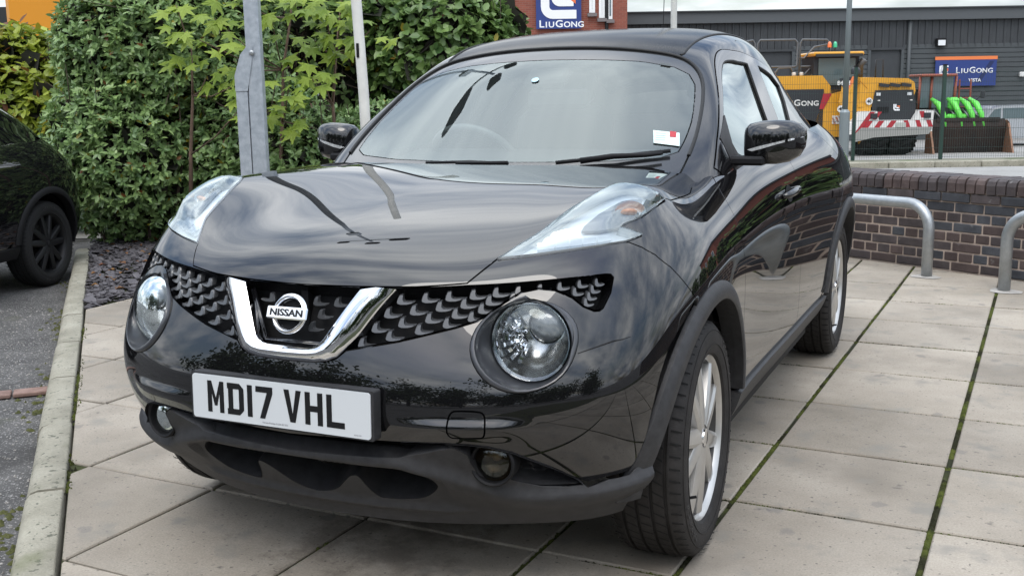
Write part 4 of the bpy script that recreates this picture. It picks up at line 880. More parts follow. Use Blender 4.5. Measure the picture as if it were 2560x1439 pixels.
# ------------------------------------------------------------------ ground
def noise_mat(name, cols, scale=6, rough=.85, bump=.3, bscale=80, rnd=0.0, speck=None, stains=None, coords='Object', spec=.3):
    """procedural ground material: large colour drift, fine grain, speckles, optional per-object shift"""
    if name in MATS: return MATS[name]
    m = bpy.data.materials.new(name); m.use_nodes = True; nt = m.node_tree; b = nt.nodes['Principled BSDF']; b.inputs['Roughness'].default_value = rough; b.inputs['Specular IOR Level'].default_value = spec
    g = nt.nodes.new('ShaderNodeNewGeometry'); t = g.outputs['Position']
    def tex(sc, det=5, ro=.6):
        n = nt.nodes.new('ShaderNodeTexNoise'); n.inputs['Scale'].default_value = sc; n.inputs['Detail'].default_value = det; n.inputs['Roughness'].default_value = ro; nt.links.new(t, n.inputs['Vector']); return n.outputs[0]
    def ramp(src, stops):
        r = nt.nodes.new('ShaderNodeValToRGB'); e = r.color_ramp.elements
        while len(e) < len(stops): e.new(.5)
        for q, (p_, c) in zip(e, stops): q.position = p_; q.color = (*c, 1)
        nt.links.new(src, r.inputs[0]); return r.outputs[0]
    n_ = len(cols); out = ramp(tex(scale, 6, .62), [(.28+.44*i/(n_-1), c) for i, c in enumerate(cols)])
    def mixc(a, bcol, fac, mode='MIX'):
        x = nt.nodes.new('ShaderNodeMix'); x.data_type = 'RGBA'; x.blend_type = mode
        if isinstance(fac, float): x.inputs[0].default_value = fac
        else: nt.links.new(fac, x.inputs[0])
        nt.links.new(a, x.inputs[6])
        if isinstance(bcol, tuple): x.inputs[7].default_value = (*bcol, 1)
        else: nt.links.new(bcol, x.inputs[7])
        return x.outputs[2]
    gr = ramp(tex(bscale*2.2, 3, .7), [(.30, (.78, .78, .78)), (.70, (1.16, 1.16, 1.16))]); out = mixc(out, gr, .8, 'MULTIPLY')
    if speck:
        f = ramp(tex(speck[1], 2, .5), [(speck[2], (0, 0, 0)), (speck[2]+.04, (1, 1, 1))]); out = mixc(out, speck[0], f)
    if stains:
        for col_, sc, lo, hi in stains:
            f = ramp(tex(sc, 4, .55), [(lo, (0, 0, 0)), (hi, (.85, .85, .85))]); out = mixc(out, col_, f)
    if rnd:
        oi = nt.nodes.new('ShaderNodeObjectInfo'); mr = nt.nodes.new('ShaderNodeMapRange'); mr.inputs['To Min'].default_value = 1-rnd; mr.inputs['To Max'].default_value = 1+rnd
        nt.links.new(oi.outputs['Random'], mr.inputs[0]); cb = nt.nodes.new('ShaderNodeCombineColor')
        for i in range(3): nt.links.new(mr.outputs[0], cb.inputs[i])
        out = mixc(out, cb.outputs[0], 1.0, 'MULTIPLY')
    nt.links.new(out, b.inputs['Base Color'])
    bp = nt.nodes.new('ShaderNodeBump'); bp.inputs['Strength'].default_value = bump; bp.inputs['Distance'].default_value = .006; nt.links.new(tex(bscale, 6, .7), bp.inputs['Height']); nt.links.new(bp.outputs[0], b.inputs['Normal'])
    MATS[name] = m; return m
slab_m = noise_mat('paving_concrete', [(.225,.198,.158),(.325,.286,.235),(.41,.368,.308)], 1.1, .82, .35, 70, rnd=.13, speck=((.17,.152,.13), 55, .66), stains=[((.19,.168,.138), 1.9, .52, .76), ((.24,.225,.195), 6.0, .56, .70), ((.11,.10,.09), 9.0, .69, .75)])
def add_spots(m):
    nt = m.node_tree; b = nt.nodes['Principled BSDF']; src = b.inputs['Base Color'].links[0].from_socket; g = nt.nodes.new('ShaderNodeNewGeometry')
    v = nt.nodes.new('ShaderNodeTexVoronoi'); v.voronoi_dimensions = '2D'; v.inputs['Scale'].default_value = 2.1; v.inputs['Randomness'].default_value = 1.0
    nz_ = nt.nodes.new('ShaderNodeTexNoise'); nz_.inputs['Scale'].default_value = 22; nt.links.new(g.outputs['Position'], nz_.inputs['Vector'])
    ad = nt.nodes.new('ShaderNodeMix'); ad.data_type = 'VECTOR'; ad.inputs[0].default_value = .05; nt.links.new(g.outputs['Position'], ad.inputs[4]); nt.links.new(nz_.outputs['Color'], ad.inputs[5]); nt.links.new(ad.outputs[1], v.inputs['Vector'])
    r = nt.nodes.new('ShaderNodeValToRGB'); r.color_ramp.elements[0].position = .034; r.color_ramp.elements[0].color = (.5, .5, .5, 1); r.color_ramp.elements[1].position = .058; r.color_ramp.elements[1].color = (0, 0, 0, 1)
    nt.links.new(v.outputs['Distance'], r.inputs[0]); x = nt.nodes.new('ShaderNodeMix'); x.data_type = 'RGBA'; x.inputs[7].default_value = (.16, .15, .14, 1)
    nt.links.new(r.outputs[0], x.inputs[0]); nt.links.new(src, x.inputs[6])
    # oil and road dirt where cars stand
    vm = nt.nodes.new('ShaderNodeVectorMath'); vm.operation = 'DISTANCE'; vm.inputs[1].default_value = (-.05, -.30, 0); nt.links.new(g.outputs['Position'], vm.inputs[0])
    n3 = nt.nodes.new('ShaderNodeTexNoise'); n3.inputs['Scale'].default_value = 5.5; n3.inputs['Detail'].default_value = 7; n3.inputs['Roughness'].default_value = .7; nt.links.new(g.outputs['Position'], n3.inputs['Vector'])
    mr = nt.nodes.new('ShaderNodeMapRange'); mr.inputs['From Min'].default_value = .15; mr.inputs['From Max'].default_value = .75; mr.inputs['To Min'].default_value = .16; mr.inputs['To Max'].default_value = -.30; nt.links.new(vm.outputs['Value'], mr.inputs[0])
    sm = nt.nodes.new('ShaderNodeMath'); sm.operation = 'ADD'; nt.links.new(n3.outputs[0], sm.inputs[0]); nt.links.new(mr.outputs[0], sm.inputs[1])
    r2_ = nt.nodes.new('ShaderNodeValToRGB'); r2_.color_ramp.elements[0].position = .54; r2_.color_ramp.elements[0].color = (0, 0, 0, 1); r2_.color_ramp.elements[1].position = .68; r2_.color_ramp.elements[1].color = (.5, .5, .5, 1); nt.links.new(sm.outputs[0], r2_.inputs[0])
    y = nt.nodes.new('ShaderNodeMix'); y.data_type = 'RGBA'; y.inputs[7].default_value = (.085, .065, .05, 1); nt.links.new(r2_.outputs[0], y.inputs[0]); nt.links.new(x.outputs[2], y.inputs[6]); nt.links.new(y.outputs[2], b.inputs['Base Color'])
add_spots(slab_m)
kerb_m = noise_mat('kerb_concrete', [(.20,.188,.145),(.30,.283,.225),(.37,.350,.285)], 4, .88, .5, 60, rnd=.06, speck=((.13,.13,.10), 40, .63), stains=[((.13,.14,.07), 3.0, .60, .76)])
asph = noise_mat('asphalt', [(.055,.053,.052),(.085,.083,.08),(.12,.115,.11)], 5, .85, 1.0, 55, speck=((.28,.27,.26), 120, .60), stains=[((.06,.065,.03), 2.4, .62, .76), ((.03,.028,.026), 1.2, .56, .70)])
road_m = noise_mat('road_concrete', [(.24,.235,.22),(.30,.295,.28),(.34,.33,.315)], .5, .9, .2, 12, stains=[((.20,.195,.18), .35, .5, .7)])
verge_m = noise_mat('verge_soil', [(.10,.10,.07),(.19,.185,.14),(.26,.25,.20)], 1.6, .95, .5, 20, stains=[((.07,.12,.02), 1.3, .53, .66)])
soil_m = noise_mat('joint_soil', [(.012,.012,.007),(.028,.032,.011),(.060,.070,.018)], 5, .95, .6, 80)
moss_m = noise_mat('moss', [(.035,.045,.010),(.075,.092,.016),(.12,.135,.026)], 30, .95, 1.0, 160, stains=[((.014,.012,.008), 5.0, .46, .56)])
slate_m = noise_mat('slate_chippings', [(.055,.052,.058),(.095,.088,.095),(.15,.14,.145)], 14, .6, .4, 60, rnd=.0)
AX = Vector((cos(YAW), -sin(YAW), 0)); BX = Vector((sin(YAW), cos(YAW), 0))
def far(a, d, z=0.0): return Vector((CAM.x, CAM.y, 0))+AX*a+BX*d+Vector((0, 0, z))
def gz(d):
    pts = [(-400, -.125), (9.5, -.125), (10.5, -.10), (24, -.30), (33, -.76), (46, -.86), (800, -.86)]
    for (a, za_), (b, zb) in zip(pts[:-1], pts[1:]):
        if a <= d <= b: return za_+(zb-za_)*(d-a)/(b-a)
    return -.86
# one sheet to the horizon, following the fall of the land
ds = [-400, -60, -20, 0, 4, 7, 9.5, 10.5, 14, 18, 21, 24, 28, 33, 40, 46, 60, 120, 800]; as_ = [-500, -60, -20, -8, 0, 8, 20, 60, 500]
vv = [far(a, d, gz(d)-.004) for d in ds for a in as_]; nA = len(as_)
ff = [(i*nA+j, i*nA+j+1, (i+1)*nA+j+1, (i+1)*nA+j) for i in range(len(ds)-1) for j in range(nA-1)]
tag(MB().add(vv, ff).build('ground', asph), kind='structure')
def strip(name, mt, d0, d1, a0=-30, a1=60, dz=0.0, n=6):
    dd = [d0+(d1-d0)*i/n for i in range(n+1)]; vv = []
    for d in dd: vv += [far(a0, d, gz(d)+dz), far(a1, d, gz(d)+dz)]
    return tag(MB().add(vv, [(2*i, 2*i+1, 2*i+3, 2*i+2) for i in range(n)]).build(name, mt), kind='structure')
strip('yard', road_m, 25.0, 60, dz=.004, n=18)
strip('road', road_m, 11.0, 21.2, dz=.004, n=10)
strip('verge', verge_m, 21.4, 25.0, dz=.03, n=5)
# kerb along the verge
mb = MB()
for i in range(24):
    c = far(-4+i*.92, 21.3, gz(21.3)+.05); mb.box(c, (.91, .14, .16), Matrix.Rotation(-YAW, 3, 'Z'), bev=.02)
o = tag(mb.build('road_kerb', kerb_m), kind='structure')
# ---- paving slabs, each one cut to the kerb, the slate bed and the wall
YW = .0333; PE = Vector((cos(YW), -sin(YW))); PD = Vector((sin(YW), cos(YW))); PO = Vector((.8327, .3956))
K0 = Vector((-.818, -.777)); KD = Vector((-.7087, .7055)); KN = Vector((.7055, .7087))
W0 = Vector((.43, 5.78)); WD = Vector((.857, -.515)).normalized(); WN = Vector((WD.y, -WD.x))   # WN points to the paving
def clip(poly, p, n):
    out = []
    for i in range(len(poly)):
        a, b = poly[i], poly[(i+1) % len(poly)]; da, db = (a-p).dot(n), (b-p).dot(n)
        if da >= 0: out.append(a)
        if (da >= 0) != (db >= 0): out.append(a+(b-a)*(da/(da-db)))
    return out
def inset(poly, g):
    n = len(poly); ar = sum(poly[i].x*poly[(i+1) % n].y-poly[(i+1) % n].x*poly[i].y for i in range(n)); sg = 1 if ar > 0 else -1; q = poly
    for i in range(n):
        a, b = poly[i], poly[(i+1) % n]; e = (b-a)
        if e.length < 1e-6: continue
        e.normalize(); nn = Vector((-e.y, e.x))*sg; q = clip(q, a+nn*g, nn)
        if len(q) < 3: return []
    return q
paving = MB().add([(-3.75,-3,-.035),(7,-6,-.035),(7,6,-.035),(-3.75,9,-.035)], [(0,1,2,3)]).build('paving_bed', soil_m)
vv = [p for p in clip(clip([Vector((-3.66, -3.2)), Vector((6, -6)), Vector((7.5, 7)), Vector((-3.66, 9))], K0+KN*.01, KN), W0+WN*-.02, WN)]
me = paving.data; me.clear_geometry(); me.from_pydata([(p.x, p.y, -.010) for p in vv], [], [tuple(range(len(vv)))]); me.update()
tag(paving, kind='structure')
us = [-5.1, -4.5, -3.92, -3.33, -2.74, -2.17, -1.60, -.99, -.40, 0, .589, 1.19, 1.79, 2.39, 2.99, 3.6, 4.2, 4.8]
rs = random.Random(11); nsl = 0
for i in range(len(us)-1):
    for j in range(-4, 10):
        v0, v1 = j*.604, (j+1)*.604
        poly = [PO+PE*u+PD*v for u, v in ((us[i], v0), (us[i+1], v0), (us[i+1], v1), (us[i], v1))]
        for p_, n_ in ((K0+KN*.006, KN), (W0+WN*.012, WN), (Vector((-3.64, 0)), Vector((1, 0)))): poly = clip(poly, p_, n_) if len(poly) >= 3 else poly
        if len(poly) < 3: continue
        gap = .0055 if us[i] < -.5 else .0085
        poly = inset(poly, gap+rs.uniform(0, .0015))
        if len(poly) < 3: continue
        c = sum(poly, Vector((0, 0)))/len(poly)
        ar = .5*abs(sum(poly[q].x*poly[(q+1) % len(poly)].y-poly[(q+1) % len(poly)].x*poly[q].y for q in range(len(poly))))
        if ar < .004: continue
        tx, ty, h = rs.uniform(-.004, .004), rs.uniform(-.004, .004), rs.uniform(-.0015, .0015)
        top = inset(poly, .004)
        if len(top) != len(poly): continue
        zz = lambda p: h+tx*(p.x-c.x)+ty*(p.y-c.y)
        n = len(poly); V3 = [(p.x-c.x, p.y-c.y, zz(p)) for p in top]+[(p.x-c.x, p.y-c.y, zz(p)-.004) for p in poly]+[(p.x-c.x, p.y-c.y, -.045) for p in poly]
        F3 = [tuple(range(n))]+[(n+q, n+(q+1) % n, (q+1) % n, q) for q in range(n)]+[(2*n+q, 2*n+(q+1) % n, n+(q+1) % n, n+q) for q in range(n)]
        MB().add(V3, F3).build('paving_slab', slab_m, paving, loc=(c.x, c.y, 0)); nsl += 1
# moss and soil in the joints: small cushions strung along the lines
mb = MB(); rm = random.Random(5)
def cushion(x_, y_, r, h, z0=-.0105):
    n = 6; a0 = rm.uniform(0, 6)
    ring = [(x_+r*cos(a0+2*pi*q/n)*rm.uniform(.7, 1.2), y_+r*sin(a0+2*pi*q/n)*rm.uniform(.7, 1.2), z0) for q in range(n)]
    mb.add(ring+[(x_+rm.uniform(-.3, .3)*r, y_+rm.uniform(-.3, .3)*r, z0+h)], [(q, (q+1) % n, n) for q in range(n)])
def joint(p, d, L, dens_, r=.006, h=.013, ph=0.0):
    n = int(L*dens_)
    for q in range(n):
        s_ = rm.uniform(0, L); k = .5+.5*sin(s_*5.1+ph)+.35*sin(s_*13+ph*2)
        if rm.random() > k: continue
        c = p+d*s_+Vector((-d.y, d.x))*rm.uniform(-.004, .004)
        if (c-K0).dot(KN) < .0 or (c-W0).dot(WN) < 0: continue
        cushion(c.x, c.y, r*rm.uniform(.7, 1.7), h*rm.uniform(.5, 1.2))
for u in us[7:15]: joint(PO+PE*u+PD*(-2.4), PD, 7.5, 420 if u >= 0 else 90, .0095, .0105, ph=u*3)
for j in range(-3, 9): joint(PO+PE*(-.4)+PD*(j*.604), PE, 3.4, 520, .0075, .0095, ph=j)
for u in us[:7]: joint(PO+PE*u+PD*(-2.4), PD, 6.0, 40, .0045, .008, ph=u)
for q in range(420):
    s_ = rm.uniform(.6, 3.4); c = K0+KD*s_+KN*rm.uniform(.004, .028)
    if rm.random() < .5+.5*sin(s_*4): cushion(c.x, c.y, rm.uniform(.006, .014), rm.uniform(.012, .02), -.012)
tag(mb.build('joint_moss', moss_m), 'green moss growing in the joints between the paving slabs', 'moss', kind='stuff')
# ---- kerb stones
kerb = MB().box((0, 0, 0), (.02, .02, .02)).build('kerb', kerb_m); me = kerb.data; me.clear_geometry()
ka = K0-KD*3.2; kb = K0+KD*7.0; q = [ka-KN*.12, ka, kb, kb-KN*.12]; me.from_pydata([(p.x, p.y, -.13) for p in q], [], [(0, 1, 2, 3)]); me.update(); tag(kerb, kind='structure')
prof = [(-.002, -.16), (-.002, .004), (-.008, .010), (-.085, .011), (-.108, .004), (-.122, -.014), (-.130, -.045), (-.138, -.16)]
for i in range(13):
    s0 = -3.4+i*.80; L = .795
    p0 = K0+KD*s0; c = p0+KD*(L/2); dz = rs.uniform(-.003, .003); j_ = rs.uniform(-.004, .004)
    vv = []
    for s_ in (-L/2+.004, L/2-.004):
        for w, z in prof: pp = KD*s_+KN*(w+j_); vv.append((pp.x, pp.y, z+dz))
    n = len(prof); ff = [(q, n+q, n+q+1, q+1) for q in range(n-1)]+[tuple(range(n)), tuple(n+q for q in range(n))[::-1]]
    MB().add(vv, ff).build('kerb_stone', kerb_m, kerb, angle=50, loc=(c.x, c.y, 0))
# band of red paving blocks crossing the asphalt
block_m = noise_mat('red_block', [(.16,.10,.08),(.23,.15,.125),(.28,.19,.16)], 16, .85, .5, 90, rnd=.15)
bb = empty('block_band', (-2.6, .72, -.12)); tag(bb, 'band of red paving blocks set across the asphalt beside the kerb', 'paving blocks')
for i in range(7):
    c = K0+KD*2.46-KN*(.20+i*.212)-KD*.0; MB().box((0, 0, .006), (.203, .098, .02), bev=.004).build('block', block_m, bb, loc=(c.x+2.6, c.y-.72, 0), rot=(0, 0, atan2(KN.y, KN.x)+rs.uniform(-.02, .02)))
# grit, moss and litter in the gutter
mb = MB()
for q in range(420):
    s_ = rm.uniform(-1.2, 6); w = abs(rm.gauss(0, .05)); c = K0+KD*s_-KN*(.14+w)
    if rm.random() < (.35+.4*sin(s_*3.3)): cushion(c.x, c.y, rm.uniform(.006, .020), rm.uniform(.006, .014), -.128)
tag(mb.build('gutter_moss', noise_mat('gutter_moss', [(.035,.040,.014),(.075,.080,.025),(.11,.11,.045)], 20, .95, .8, 120)), 'moss and grit gathered on the asphalt along the kerb', 'moss', kind='stuff')
mb = MB()
for q in range(2600):
    c = K0+KD*rm.uniform(-1.5, 5)-KN*rm.uniform(.15, 1.6); cushion(c.x, c.y, rm.uniform(.003, .008), rm.uniform(.003, .008), -.128)
tag(mb.build('loose_grit', noise_mat('grit', [(.10,.095,.09),(.25,.24,.22),(.42,.40,.38)], 60, .8, .2, 90)), 'pale grit lying loose on the asphalt', 'grit', kind='stuff')
# ---- slate bed
bed = [K0+KD*3.95+KN*.004, Vector((-3.655, 2.05)), Vector((-3.655, 8.5)), Vector((-9.5, 8.5))]
tag(MB().add([(p.x, p.y, -.025) for p in bed], [tuple(range(4))]).build('planting_bed', soil_m), kind='structure')
mb = MB(); n_ch = 0
while n_ch < 5200:
    x_ = rm.uniform(-6.2, -3.66); y_ = rm.uniform(1.95, 6.2); p = Vector((x_, y_))
    if (p-K0).dot(KN) < .015: continue
    n_ch += 1
    r = rm.uniform(.016, .045); k = rm.randint(4, 6); a0 = rm.uniform(0, 6); rot = Matrix.Rotation(rm.uniform(-.45, .45), 3, 'X') @ Matrix.Rotation(rm.uniform(-.45, .45), 3, 'Y')
    th = rm.uniform(.004, .010); pl = [Vector((r*rm.uniform(.6, 1.25)*cos(a0+2*pi*q/k), r*rm.uniform(.5, 1.0)*sin(a0+2*pi*q/k), 0)) for q in range(k)]
    z0 = rm.uniform(-.012, .014)
    mb.add([rot @ (v+Vector((0, 0, th)))+Vector((x_, y_, z0)) for v in pl]+[rot @ v+Vector((x_, y_, z0)) for v in pl], [tuple(range(k))]+[(q, k+q, k+(q+1) % k, (q+1) % k) for q in range(k)])
tag(mb.build('slate_chippings', slate_m), 'purple grey slate chippings covering the planting bed', 'slate', kind='stuff')
# ---- dark brick wall with a bullnose coping; each brick its own piece
def brick_mats():
    out = []
    for nm, cols in (('dark_brick', [(.040,.033,.034),(.062,.051,.051),(.085,.070,.069)]), ('blue_brick', [(.035,.037,.043),(.055,.058,.066),(.078,.082,.09)]), ('brown_brick', [(.050,.036,.034),(.078,.057,.053),(.105,.077,.07)])):
        out.append(noise_mat(nm, cols, 9, .62, .35, 70, rnd=.22, stains=[((.22,.21,.20), 11, .66, .74)]))
    return out
bmats = brick_mats()
mortar = noise_mat('mortar', [(.26,.21,.175),(.40,.32,.265),(.46,.37,.31)], 6, .95, .5, 90)
WL0, WL1 = -1.3, 8.5; wang = atan2(WD.y, WD.x)
wall = empty('brick_wall', (W0.x, W0.y, 0), wang); tag(wall, 'low dark brick wall with bullnose coping behind the hoop rails', 'wall')
MB().box(((WL0+WL1)/2, .1625, .28), (WL1-WL0, .315, .62)).build('mortar', mortar, wall)     # local +Y is away from the paving
def bmesh_brick(L, H, D, nm):
    m_ = MB().box((0, 0, 0), (L, D, H), bev=.005); me = bpy.data.meshes.new(nm); me.from_pydata(m_.v, [], m_.f); me.update(); return me
def coping_brick():
    w, h, d = .064, .105, .36; pts = [(-d/2, -h/2), (-d/2, h/2-.045), (-d/2+.012, h/2-.016), (-d/2+.042, h/2), (d/2-.042, h/2), (d/2-.012, h/2-.016), (d/2, h/2-.045), (d/2, -h/2)]
    n = len(pts); v = [(-w/2, a, b) for a, b in pts]+[(w/2, a, b) for a, b in pts]
    me = bpy.data.meshes.new('coping_brick'); me.from_pydata(v, [], [tuple(range(n))[::-1], tuple(range(n, 2*n))]+[(q, (q+1) % n, n+(q+1) % n, n+q) for q in range(n)]); me.update(); return me
rb = random.Random(21); HC = .0695; PIC = 1.95
me_s = {}
def get_b(kind, mi):
    k = (kind, mi)
    if k not in me_s:
        me = {'s': lambda: bmesh_brick(.214, .0595, .09, 'brick'), 'h': lambda: bmesh_brick(.1015, .0595, .09, 'brick'), 'c': coping_brick}[kind](); me.materials.append(bmats[mi]); me_s[k] = me
    return me_s[k]
rest = MB(); restm = []
for c in range(8):
    head = c in (1, 3, 5); z = .006+HC*c+.030; proud = .012 if c == 7 else 0.0
    step = .1125 if head else .225; x_ = WL0+(step*.5 if c % 2 else 0)+rb.uniform(0, .02)
    while x_ < WL1:
        mi = rb.choice((0, 0, 2, 2, 1) if c < 6 else (1, 1, 0)); y_ = .045-proud-rb.uniform(-.002, .003)
        if -.25 < x_ < PIC: link('brick', get_b('h' if head else 's', mi), wall, None, (x_+step/2, y_, z), (rb.uniform(-.01, .01), rb.uniform(-.008, .008), rb.uniform(-.012, .012)))
        else: rest.box((x_+step/2, y_, z), (step-.011, .09, .0595), mi=mi)
        x_ += step
x_ = WL0
while x_ < WL1:
    mi = rb.choice((0, 2, 2)); y_ = .165+rb.uniform(-.003, .003); z = .006+HC*8+.052
    if -.25 < x_ < PIC: link('coping_brick', get_b('c', mi), wall, None, (x_, y_, z), (rb.uniform(-.015, .015), rb.uniform(-.02, .02), rb.uniform(-.02, .02)))
    else: rest.box((x_, y_, z), (.063, .36, .105), bev=.012, mi=mi)
    x_ += .0745
o = rest.build('far_bricks', bmats, wall); o['kind'] = 'stuff'
# ---- galvanised hoop rails in front of the wall
galv = mat('galvanised_steel', (.42, .44, .45), .42, .75, col2=(.33, .35, .36), vscale=22, bump=.05, bscale=80)
pad_m = noise_mat('mortar_patch', [(.30,.29,.26),(.42,.40,.37),(.48,.46,.43)], 9, .95, .6, 60)
def hoop(i, p, L, label):
    root = empty('hoop_rail', (p.x, p.y, 0), wang); tag(root, label, 'rail', 'galvanised hoop rails along the brick wall')
    H = .50; R = .17; pts = [(0, 0, -.02), (0, 0, H-R)]+[(R-R*cos(a), 0, H-R+R*sin(a)) for a in [radians(90*q/8) for q in range(1, 9)]]
    pts += [(L-R+R*sin(a), 0, H-R+R*cos(a)) for a in [radians(90*q/8) for q in range(0, 9)]]+[(L, 0, -.02)]
    MB().tube(pts, .0375, 16).build('tube', galv, root, smooth=True)
    for x_ in (0, L):
        n = 9; MB().add([(x_+.10*cos(2*pi*q/n)*rb.uniform(.8, 1.25), .09*sin(2*pi*q/n)*rb.uniform(.8, 1.2), .004) for q in range(n)]+[(x_, 0, .012)], [(q, (q+1) % n, n) for q in range(n)]).build('mortar_patch', pad_m, root)
h1 = Vector((1.112, 4.976))
hoop(0, h1-WD*1.15, 1.15, 'bent galvanised hoop rail ending beside the rear wheel of the black crossover')
hoop(1, Vector((1.60, 4.56)), 1.15, 'bent galvanised hoop rail, second along the wall from the black crossover')
hoop(2, Vector((1.60, 4.56))+WD*1.65, 1.15, 'galvanised hoop rail, third along the wall from the black crossover')

# ------------------------------------------------------------------ planting
def leaf_mat(name, c1, c2, gloss=.38, transl=.25):
    if name in MATS: return MATS[name]
    m = bpy.data.materials.new(name); m.use_nodes = True; nt = m.node_tree; b = nt.nodes['Principled BSDF']; out = nt.nodes['Material Output']
    at_ = nt.nodes.new('ShaderNodeAttribute'); at_.attribute_name = 'tint'
    r = nt.nodes.new('ShaderNodeValToRGB'); e = r.color_ramp.elements; e[0].color = (*c1, 1); e[1].color = (*c2, 1); e[1].position = .86
    q = e.new(.90); q.color = (.30, .26, .03, 1); q = e.new(.955); q.color = (.30, .25, .03, 1); q = e.new(.975); q.color = (.16, .06, .02, 1)
    nt.links.new(at_.outputs['Fac'], r.inputs[0])
    nt.links.new(r.outputs[0], b.inputs['Base Color']); b.inputs['Roughness'].default_value = gloss; b.inputs['Specular IOR Level'].default_value = .45
    tr = nt.nodes.new('ShaderNodeBsdfTranslucent'); nt.links.new(r.outputs[0], tr.inputs[0]); mxs = nt.nodes.new('ShaderNodeMixShader'); mxs.inputs[0].default_value = transl
    nt.links.new(b.outputs[0], mxs.inputs[1]); nt.links.new(tr.outputs[0], mxs.inputs[2]); nt.links.new(mxs.outputs[0], out.inputs[0]); MATS[name] = m; return m
RN = np.random.default_rng(4)
def norm(v): return v/(np.linalg.norm(v, axis=-1, keepdims=True)+1e-9)
LEAF = np.array([(0, 0, 0), (.5, .30, .14), (.42, .68, .10), (0, 1, -.06), (-.42, .68, .10), (-.5, .30, .14)])
def leaf_mesh(name, base, ydir, zdir, L, W, tint, mt, parent):
    """many folded leaves in one mesh: base points, directions, sizes, tints"""
    y = norm(ydir); x = norm(np.cross(y, zdir)); z = np.cross(x, y)
    P = base[:, None, :]+LEAF[None, :, 0:1]*W[:, None, None]*x[:, None, :]+LEAF[None, :, 1:2]*L[:, None, None]*y[:, None, :]+LEAF[None, :, 2:3]*W[:, None, None]*z[:, None, :]
    n = len(base); V = P.reshape(-1, 3); idx = (np.arange(n)*6)[:, None]+np.array([0, 1, 2, 3, 0, 3, 4, 5])[None, :]
    me = bpy.data.meshes.new(name); me.vertices.add(n*6); me.vertices.foreach_set('co', V.ravel()); me.loops.add(n*8); me.loops.foreach_set('vertex_index', idx.ravel().astype(np.int32))
    me.polygons.add(n*2); me.polygons.foreach_set('loop_start', np.arange(0, n*8, 4, dtype=np.int32)); me.polygons.foreach_set('loop_total', np.full(n*2, 4, np.int32))
    a = me.attributes.new('tint', 'FLOAT', 'POINT'); a.data.foreach_set('value', np.repeat(tint, 6).astype(np.float32))
    me.update(calc_edges=True); me.materials.append(mt); me.validate()
    return link(name, me, parent)
def F3(a, d, z): 
    p = far(a, d, z); return np.array(p)
